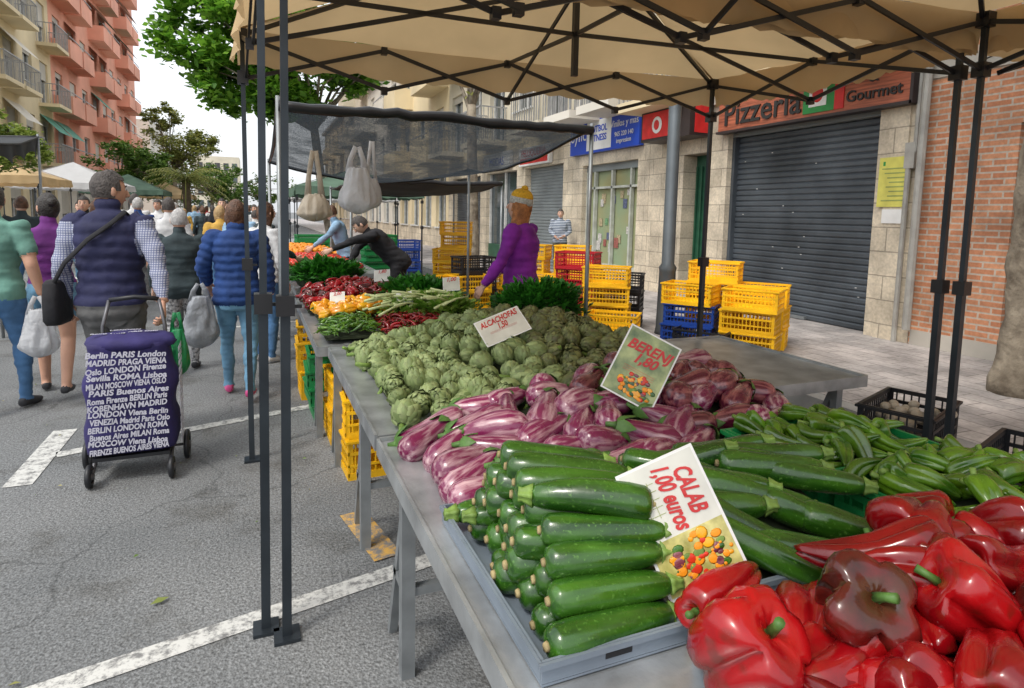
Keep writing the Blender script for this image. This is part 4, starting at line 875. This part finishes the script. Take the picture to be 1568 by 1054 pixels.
    for i in range(nv):
        lb=labs[idx[i]]; z=co[i][2]; p=Vector(co[i])
        if lb in('torso','uarm','farm') or (lb=='thigh' and z>toplen):
            cov= lb=='torso' or lb=='thigh' or (lb=='uarm' and T[i]<sleeve*2) or (lb=='farm' and T[i]<sleeve*2-1)
            if cov:
                disp[i]=.008+.016*noise.noise(p*9)+.010*noise.noise(Vector((p.x*6,p.y*6,p.z*26)))
                if quilt and not (sleevem and lb in('uarm','farm')): 
                    ph=(z if lb in('torso','thigh') else T[i]*.28)/quilt+.12*noise.noise(p*6); disp[i]=.012+.014*abs(math.sin(math.pi*ph))+.007*noise.noise(p*24)
        elif lb in('thigh','shin') and z>legcut: disp[i]=.004+.010*noise.noise(p*8)+.009*noise.noise(Vector((p.x*8,p.y*8,p.z*30)))
    co=co+nr*disp[:,None]; me.vertices.foreach_set('co',co.reshape(-1)); me.update()
    fc=np.array([tuple(p.center) for p in me.polygons]); fi,fT=nearest(fc)
    mats=[top,bottom,shoes,skn,sleevem or top]; mi=[]
    for i in range(len(fc)):
        lb=labs[fi[i]]; z=fc[i][2]; t_=fT[i]
        if lb=='torso': k=0 if z>toplen-.0 or lean>.2 else 1
        elif lb=='neck': k=3 if t_>.05 else 0
        elif lb=='uarm': k=4 if t_<sleeve*2 else 3
        elif lb=='farm': k=4 if t_<sleeve*2-1 and t_<.97 else 3
        elif lb in('thigh','shin'): k=0 if (z>toplen and lb=='thigh') else (1 if z>legcut else 3)
        else: k=2
        if lb=='uarm' and t_<.02 and sleevem: k=0
        mi.append(k)
    Q=MB()
    for k in range(5): Q.mi(mats[k])
    Q.v=[tuple(v) for v in co]; Q.f=[list(p.vertices) for p in me.polygons]; Q.m=[Q.mats.index(mats[k]) for k in mi]; Q.s=[True]*len(Q.f)
    Rh=Rl@Matrix.Rotation(hyaw,3,'Z')@Matrix.Rotation(-hpitch,3,'X')
    def hf_(v):
        z=v.z/.118
        f=1-.28*max(0,-z)**1.5; v=Vector((v.x*f,v.y*(1-.1*max(0,-z))+.012*max(0,-z),v.z)); 
        if v.y<0: v.y*=1+.12*max(0,z)
        return v
    Q.ell(hc,(.075,.095,.118),skn,20,14,Rh,hf_)
    def hp(x,y,z): return hc+Rh@Vector((x,y,z))
    Q.tube([hp(0,.088,.02),hp(0,.105,-.012),hp(0,.11,-.024),hp(0,.092,-.032)],[.008,.011,.013,.008],skn,8)
    for sg in(-1,1):
        Q.ell(hp(sg*.076,-.005,-.005),(.01,.019,.03),skn,8,6,Rh)
        Q.ell(hp(sg*.029,.078,.012),(.014,.011,.009),eyew,8,6,Rh); Q.ell(hp(sg*.029,.087,.012),(.006,.005,.006),eyed,8,6,Rh)
        Q.tube([hp(sg*.014,.092,.03),hp(sg*.03,.09,.035),hp(sg*.045,.078,.03)],.004,hairm[hair],5)
    Q.ell(hp(0,.085,-.055),(.022,.008,.006),lipm,10,5,Rh)
    hm=hairm[hair]
    vs=[];fs=[];nu=32;nw=18; keep=[]
    for i in range(nw+1):
        th=math.pi*i/nw
        for j in range(nu):
            a=2*math.pi*j/nu; v=Vector((math.sin(th)*math.cos(a)*.075,math.sin(th)*math.sin(a)*.095,math.cos(th)*.118)); v=hf_(v)
            th_=.10+.08*noise.noise(v*40)
            w_=v*(1+th_); vs.append(hp(*w_)); keep.append(v)
    for i in range(nw):
        for j in range(nu):
            k=(j+1)%nu; c_=(keep[i*nu+j]+keep[(i+1)*nu+k])/2
            lowlim=-.045 if style in('short','bald') else -.09
            ok=(c_.z>.062) or (c_.y<.035 and c_.z>lowlim+(.05 if c_.y>0 else 0)) 
            if c_.y>.0 and abs(c_.x)>.05 and c_.z<.0 and style=='short': ok=False
            if ok: fs.append((i*nu+j,(i+1)*nu+j,(i+1)*nu+k,i*nu+k))
    Q.add(vs,fs,hm,True)
    if style in('bob','long','vendor'):
        bot={'bob':-.15,'long':-.27,'vendor':-.32}[style]; rs=[]; ww=1.16 if style=='vendor' else 1
        for i in range(9):
            z=.04+(bot-.04)*i/8; w_=(.083+.012*math.sin(i/8*3)-.03*(i/8)**2)*ww; ring=[]
            for j in range(14):
                a=math.pi+math.pi*j/13-.0; ring.append(hp(math.cos(a)*w_*(1+.12*noise.noise(Vector((j,i*.4,1)))),.01+math.sin(a)*(.1-.02*i/8+(.04*i/8 if style=='vendor' else 0))*ww+.014*noise.noise(Vector((j*.8,i*.5,4))),z))
            for j in range(14):
                a=2*math.pi-math.pi*j/13; ring.append(hp(math.cos(a)*w_*.75,.0+math.sin(a)*.05,z))
            rs.append(ring)
        Q.rings(rs,hm)
    if style=='bun': Q.ell(hp(0,-.09,.05),(.04,.04,.04),hm,12,8,Rh,lambda v:v*(1+.15*noise.noise(v*50)))
    if style=='vendor':
        h1,h2=hat
        Q.ell(hp(0,-.008,.055),(.09,.108,.095),h1,20,12,Rh,lambda v:Vector((v.x,v.y,max(v.z,-.03)))*(1+.02*math.sin(math.atan2(v.y,v.x)*16)))
        Q.ell(hp(0,-.008,.09),(.086,.102,.075),h2,20,12,Rh,lambda v:Vector((v.x,v.y,max(v.z,-.01)))*(1+.03*math.sin(math.atan2(v.y,v.x)*16)))
        Q.ell(hp(0,-.015,.168),(.03,.03,.026),h2,12,8,Rh,lambda v:v*(1+.2*noise.noise(v*60)))
    for s_ in'lr':
        E=J['e'+s_];W=J['w'+s_]; sg=-1 if s_=='l' else 1; d=(W-E).normalized()
        hand(Q,W+d*.02,d,(-sg*.3,1,.1),(-sg,0,0),curl,skn)
    if extra: extra(Q)
    S=H/1.75
    Q.v=[(v[0]*S,v[1]*S,v[2]*S) for v in Q.v]
    ob=Q.obj(name,loc,yaw); return ob
teal=cl('teal_tshirt',(.12,.26,.21)); jeans=cl('blue_jeans',(.06,.15,.30)); ljeans=cl('light_jeans',(.13,.28,.42)); purple=cl('purple_knit',(.13,.02,.17)); purp2=cl('purple_fleece',(.21,.016,.30))
navy=cl('navy_quilt',(.018,.02,.065)); bluej=cl('blue_puffer',(.012,.045,.17)); greyt=cl('grey_trousers',(.10,.10,.10)); dcard=cl('dark_cardigan',(.025,.04,.045)); blackc=cl('black_cloth',(.013,.013,.016)); whitec=cl('white_cloth',(.55,.55,.55)); lblue=cl('lightblue_cloth',(.25,.4,.55)); redc=cl('red_cloth',(.4,.04,.04)); yelc=cl('mustard_cloth',(.5,.3,.06)); olive=cl('olive_trousers',(.09,.08,.05))
plaid=plaidmat('plaid_shirt',(.42,.44,.52),(.06,.08,.2),130); pattern=M('pattern_trousers',(.03,.03,.04),.9,.4,40,col2=(.6,.6,.6)); strp=stripemat('striped_jacket',(.04,.06,.12),(.5,.55,.6),8)
shoe_d=M('shoe_dark',(.03,.03,.035),.6); shoe_w=M('shoe_white',(.5,.5,.5),.6); shoe_p=M('shoe_pink',(.6,.08,.25),.6)
walkA={'kl':(-.10,.12,.52),'al':(-.10,.14,.08),'kr':(.10,-.02,.49),'ar':(.10,-.26,.13)}
walkB={'kl':(-.10,-.02,.49),'al':(-.10,-.24,.12),'kr':(.10,.12,.52),'ar':(.10,.12,.08)}
human('man_in_teal_shirt',(-1.78,5.6,0),-.15,1.72,teal,jeans,shoe_d,skin2,'dgrey','short',dict(walkB,er=(.27,-.06,1.14),wr=(.29,.02,.90)),sleeve=.38,bulk=1.05,hyaw=.3)
human('woman_in_purple_top',(-1.55,6.05,0),.1,1.66,purple,ljeans,shoe_d,skin2,'black','bun',dict(walkA),sleeve=.3,legcut=.66,toplen=.98,hyaw=.5,bulk=.98,hips=1.05)
def vestbag(Q):
    rs=[]
    for z,k in((.80,.8),(.83,1),(.95,1.0),(1.05,.9),(1.07,.7)):
        rs.append([Vector((-.285+math.copysign(abs(math.cos(a))**.5,math.cos(a))*.05*k,-.03+math.copysign(abs(math.sin(a))**.5,math.sin(a))*.13*k,z)) for a in[6.283*i/20 for i in range(20)]])
    Q.rings(rs,blackc)
    Q.tube([(-.27,-.12,1.05),(-.19,-.165,1.18),(-.06,-.175,1.32),(.06,-.145,1.42),(.11,-.06,1.49),(.10,.06,1.46)],.016,blackc,6,flat=.4,fd=(0,0,1))
    Q.tube([(-.085,.075,1.625),(-.03,.115,1.63),(.03,.115,1.63),(.085,.075,1.625)],.003,black,5)
human('man_in_vest',(-.86,4.6,0),-.12,1.79,navy,greyt,shoe_d,skin2,'dgrey','short',dict(walkA,er=(.29,-.10,1.17),wr=(.33,-.20,.95),el=(-.25,-.05,1.16),wl=(-.27,.04,.93)),quilt=.075,sleevem=plaid,bulk=1.06,hyaw=-.9,toplen=.92,curl=.8,extra=vestbag)
human('woman_in_dark_cardigan',(-.66,6.5,0),0,1.56,dcard,pattern,shoe_d,skin,'grey','short',walkB,bulk=1.10,toplen=.80,hips=1.05)
human('woman_in_blue_jacket',(-.15,5.5,0),-.05,1.64,bluej,ljeans,shoe_p,skin,'brown','bob',dict(walkA,el=(-.27,.0,1.17),wl=(-.25,.14,1.0)),quilt=.07,bulk=1.03,toplen=.83)
human('vendor_in_purple_fleece',(2.15,4.95,0),.75,1.76,purp2,blackc,shoe_d,skin,'ginger','vendor',{'el':(-.28,.05,1.16),'wl':(-.30,.20,.95),'er':(.27,.06,1.17),'wr':(.20,.29,1.02)},bulk=1.12,hyaw=.05,hpitch=-.2,toplen=.85,hat=(M('beanie_grey',(.5,.5,.46),.95,.3,60,.5,90),M('beanie_yellow',(.75,.42,.03),.95,.2,60,.6,90)))
human('man_in_striped_jacket',(6.75,13.2,.12),2.6,1.62,strp,olive,shoe_d,skin,'dgrey','short',{'el':(-.26,-.02,1.16),'wl':(-.12,.16,1.05),'er':(.26,-.02,1.16),'wr':(.12,.17,1.03)},bulk=1.1)
human('vendor_in_black_sweater',(1.72,8.0,0),1.45,1.72,blackc,blackc,shoe_d,skin,'dgrey','short',{'el':(-.25,.58,1.22),'wl':(-.2,.84,1.1),'er':(.2,.52,1.1),'wr':(.1,.62,.92)},lean=.75,bulk=1.1)
human('vendor_in_blue_shirt',(1.3,9.9,0),1.5,1.7,lblue,blackc,shoe_d,skin,'brown','short',{'el':(-.25,.3,1.2),'wl':(-.2,.5,1.05)},lean=.3,vox=.02)
human('shopper_in_white_sweater',(.08,6.7,0),-.9,1.64,whitec,jeans,shoe_w,skin,'brown','bob',{'el':(-.25,.1,1.15),'wl':(-.2,.3,1.05)},vox=.018)
human('shopper_in_dark_jacket',(.1,7.9,0),-1.2,1.66,dcard,jeans,shoe_w,skin,'black','bob',{'er':(.25,.1,1.15),'wr':(.2,.3,1.05)},vox=.018)
random.seed(5)
base=[human('pedestrian',(-1.9,9.5,0),0,1.66,redc,jeans,shoe_d,skin,'brown','bob',walkA,vox=.022),human('pedestrian',(-1.05,9.2,0),.1,1.7,whitec,greyt,shoe_d,skin2,'dgrey','short',walkB,vox=.022),
 human('pedestrian',(-.5,10.4,0),.2,1.62,yelc,jeans,shoe_w,skin,'blond','bob',walkB,vox=.022),human('pedestrian',(-2.4,11.2,0),3.1,1.72,blackc,ljeans,shoe_d,skin,'black','short',walkA,vox=.022),
 human('pedestrian',(-1.3,12,0),0,1.65,bluej,greyt,shoe_d,skin,'grey','short',walkA,vox=.022),human('pedestrian',(-.2,9.6,0),-.4,1.66,lblue,blackc,shoe_w,skin,'blond','long',walkB,vox=.022),
 human('pedestrian',(-2.9,10.2,0),.3,1.68,dcard,jeans,shoe_d,skin,'brown','short',walkB,vox=.022)]
for i in range(46):
    s_=random.choice(base); y=U(11,34); x=U(-3.4,.1); o=bpy.data.objects.new('pedestrian',s_.data); o.location=(x,y,0); o.rotation_euler=(0,0,random.choice([0,0,3.14])+U(-.5,.5)); k=U(.91,1.06); o.scale=(k,k,k); C.objects.link(o)
# ---------------------------------------------------------------- trolley, bags
tw=M('trolley_print',(.5,.5,.58),.8,.1,10); tn=M('trolley_fabric',(.022,.016,.10),.75,.3,6,.5,10)
q=MB(); W_,D_=.22,.13; rs=[]
for i in range(26):
    z=.17+.62*i/25; k=1+.05*math.sin(i*.5)+(.03 if i<18 else -.05*(i-17)/8); ring=[]
    for j in range(44):
        a=6.283*j/44; cx_=math.copysign(abs(math.cos(a))**.45,math.cos(a)); sy_=math.copysign(abs(math.sin(a))**.45,math.sin(a))
        p=Vector((cx_*W_*k,sy_*D_*k,z)); nn=.026*noise.noise(p*7)+.008*noise.noise(p*18); ring.append(Vector((p.x*(1+nn*3),p.y+(nn if sy_>0 else nn*.3),z)))
    rs.append(ring)
q.rings(rs,tn)
q.ell((0,.0,.785),(.235,.145,.06),tn,24,8,None,lambda v:v*(1+.2*noise.noise(v*12)))
words=["Firenze BUENOS AIRES Viena","MOSCOW Viena Lisboa","Buenos Aires MILAN Roma","BERLIN London Roma","VENEZIA Madrid Paris Oslo","LONDON Viena Berlin","Kobenhavn MADRID","Roma Firenze BERLIN Paris","PARIS Buenos Aires","Milan MOSCOW Viena Oslo","Sevilla ROMA Lisboa","Oslo LONDON Firenze","MADRID Praga Viena","Berlin PARIS London"]
for i,wd in enumerate(words):
    wd=wd if i%3 else wd.upper(); me=textmesh(wd,.036,.0006,off=.0012,shear=.15); kx=.385/twidth(me)
    q.addmesh(me,frame((U(-.008,.008),-.1545,.185+i*.0415),(1,0,U(-.035,.035)),(0,0,1))@Matrix.Diagonal((kx,1.25,1,1)),tw)
    me=textmesh(wd[:11].upper(),.034,.0006,off=.0012); q.addmesh(me,frame((.250,.0,.185+i*.0415),(0,1,0),(0,0,1))@Matrix.Diagonal((.19/twidth(me),1.2,1,1)),tw)
for i,(xx,yy) in enumerate(((-.1,-.05),(.06,-.02),(-.03,.05))): q.addmesh(textmesh(("Roma Viena","PARIS Oslo","LONDON")[i],.035,.0006,off=.001),Matrix.Translation((xx,yy,.842)),tw)
alu=M('trolley_frame',(.12,.12,.13),.4,metal=.5)
for sx in(-.16,.16): q.tube([(sx,.16,.1),(sx,.165,.85),(sx*.8,.2,1.0)],.011,alu,8)
q.tube([(-.128,.2,1.0),(0,.21,1.015),(.128,.2,1.0)],.014,bplas,8)
q.box((-.19,-.12,.13),(.19,.15,.15),bplas)
for sx in(-.19,.19): q.tube([(sx,.15,.13),(sx,.0,.12),(sx,-.14,.07)],.012,alu,8)
def wheel(c,r_):
    pts=[(c[0],c[1]+math.cos(a)*r_,c[2]+math.sin(a)*r_) for a in[6.283*i/20 for i in range(21)]]
    q.tube(pts,.016,bplas,8); q.tube([(c[0]-.02,c[1],c[2]),(c[0]+.02,c[1],c[2])],.02,alu,10)
    for k in range(5): a=6.283*k/5; q.bar((c[0],c[1],c[2]),(c[0],c[1]+math.cos(a)*r_,c[2]+math.sin(a)*r_),.012,.012,alu)
for sx in(-.26,.26): wheel((sx,.14,.09),.075)
for sx in(-.2,.2): wheel((sx,-.15,.065),.05)
q.tube([(-.26,.14,.09),(.26,.14,.09)],.008,alu,6)
q.obj('shopping_trolley',(-.68,4.05,0),.02)
def bag(name,loc,w_,d_,h_,mat,rz=0,handle=.12,seed=0):
    random.seed(seed); q=MB(); rs=[]
    for i in range(26):
        t_=i/25; z=-h_+h_*t_; k=(math.sin(min(1,t_*3.2)*math.pi/2)**.6)*(1-.35*t_-.25*t_**3)+.02; ring=[]
        for j in range(44):
            a=6.283*j/44; nn=.25*noise.noise(Vector((math.cos(a)*2.5,math.sin(a)*2.5,z*7+seed)))+.22*abs(noise.noise(Vector((math.cos(a)*5,math.sin(a)*5,z*9+seed))))
            ring.append((math.cos(a)*w_*k*(1+nn),math.sin(a)*d_*k*(1+nn),z+.012*noise.noise(Vector((math.cos(a)*4,math.sin(a)*4,seed)))))
        rs.append(ring)
    q.rings(rs,mat,cap=True)
    for sg in(-1,1):
        q.tube([(sg*w_*.4,0,-.03),(sg*w_*.32,.01,handle*.4),(sg*w_*.08,0,handle)],[w_*.22,w_*.14,.016],mat,8,flat=.35,fd=(1,0,0))
    return q.obj(name,loc,rz)
wp=M('white_plastic_bag',(.70,.71,.73),.35,.1,8,.7,25,trans=.45); gp_=M('green_plastic_bag',(.01,.22,.07),.35,.2,8,.5,25); sp_=M('silver_plastic_bag',(.28,.3,.33),.3,.3,12,.6,25); bgb=M('beige_bag',(.50,.44,.35),.6,.2,8,.5,25,trans=.2)
bag('white_carrier_bag',(-1.51,5.52,.78),.12,.08,.36,wp,.2,.1,1)
bag('green_carrier_bag',(-.47,4.32,.80),.07,.1,.3,gp_,.2,.1,2)
bag('silver_carrier_bag',(-.42,5.42,.86),.14,.08,.42,sp_,.3,.1,3)
bag('hanging_plastic_bag',(.63,4.20,1.84),.13,.10,.30,wp,.1,.14,4); bag('hanging_plastic_bag',(.36,4.22,1.66),.11,.09,.17,bgb,.1,.28,5); bag('hanging_plastic_bag',(.74,4.28,1.78),.08,.06,.2,wp,.5,.25,7)
q=MB()
for i in range(30): q.ell((3.56+U(-.2,.2),2.36+U(-.14,.14),.42+U(-.02,.03)),(U(.03,.04),.028,.026),bgb,10,6)
q.obj('potato_heap')
print('done')
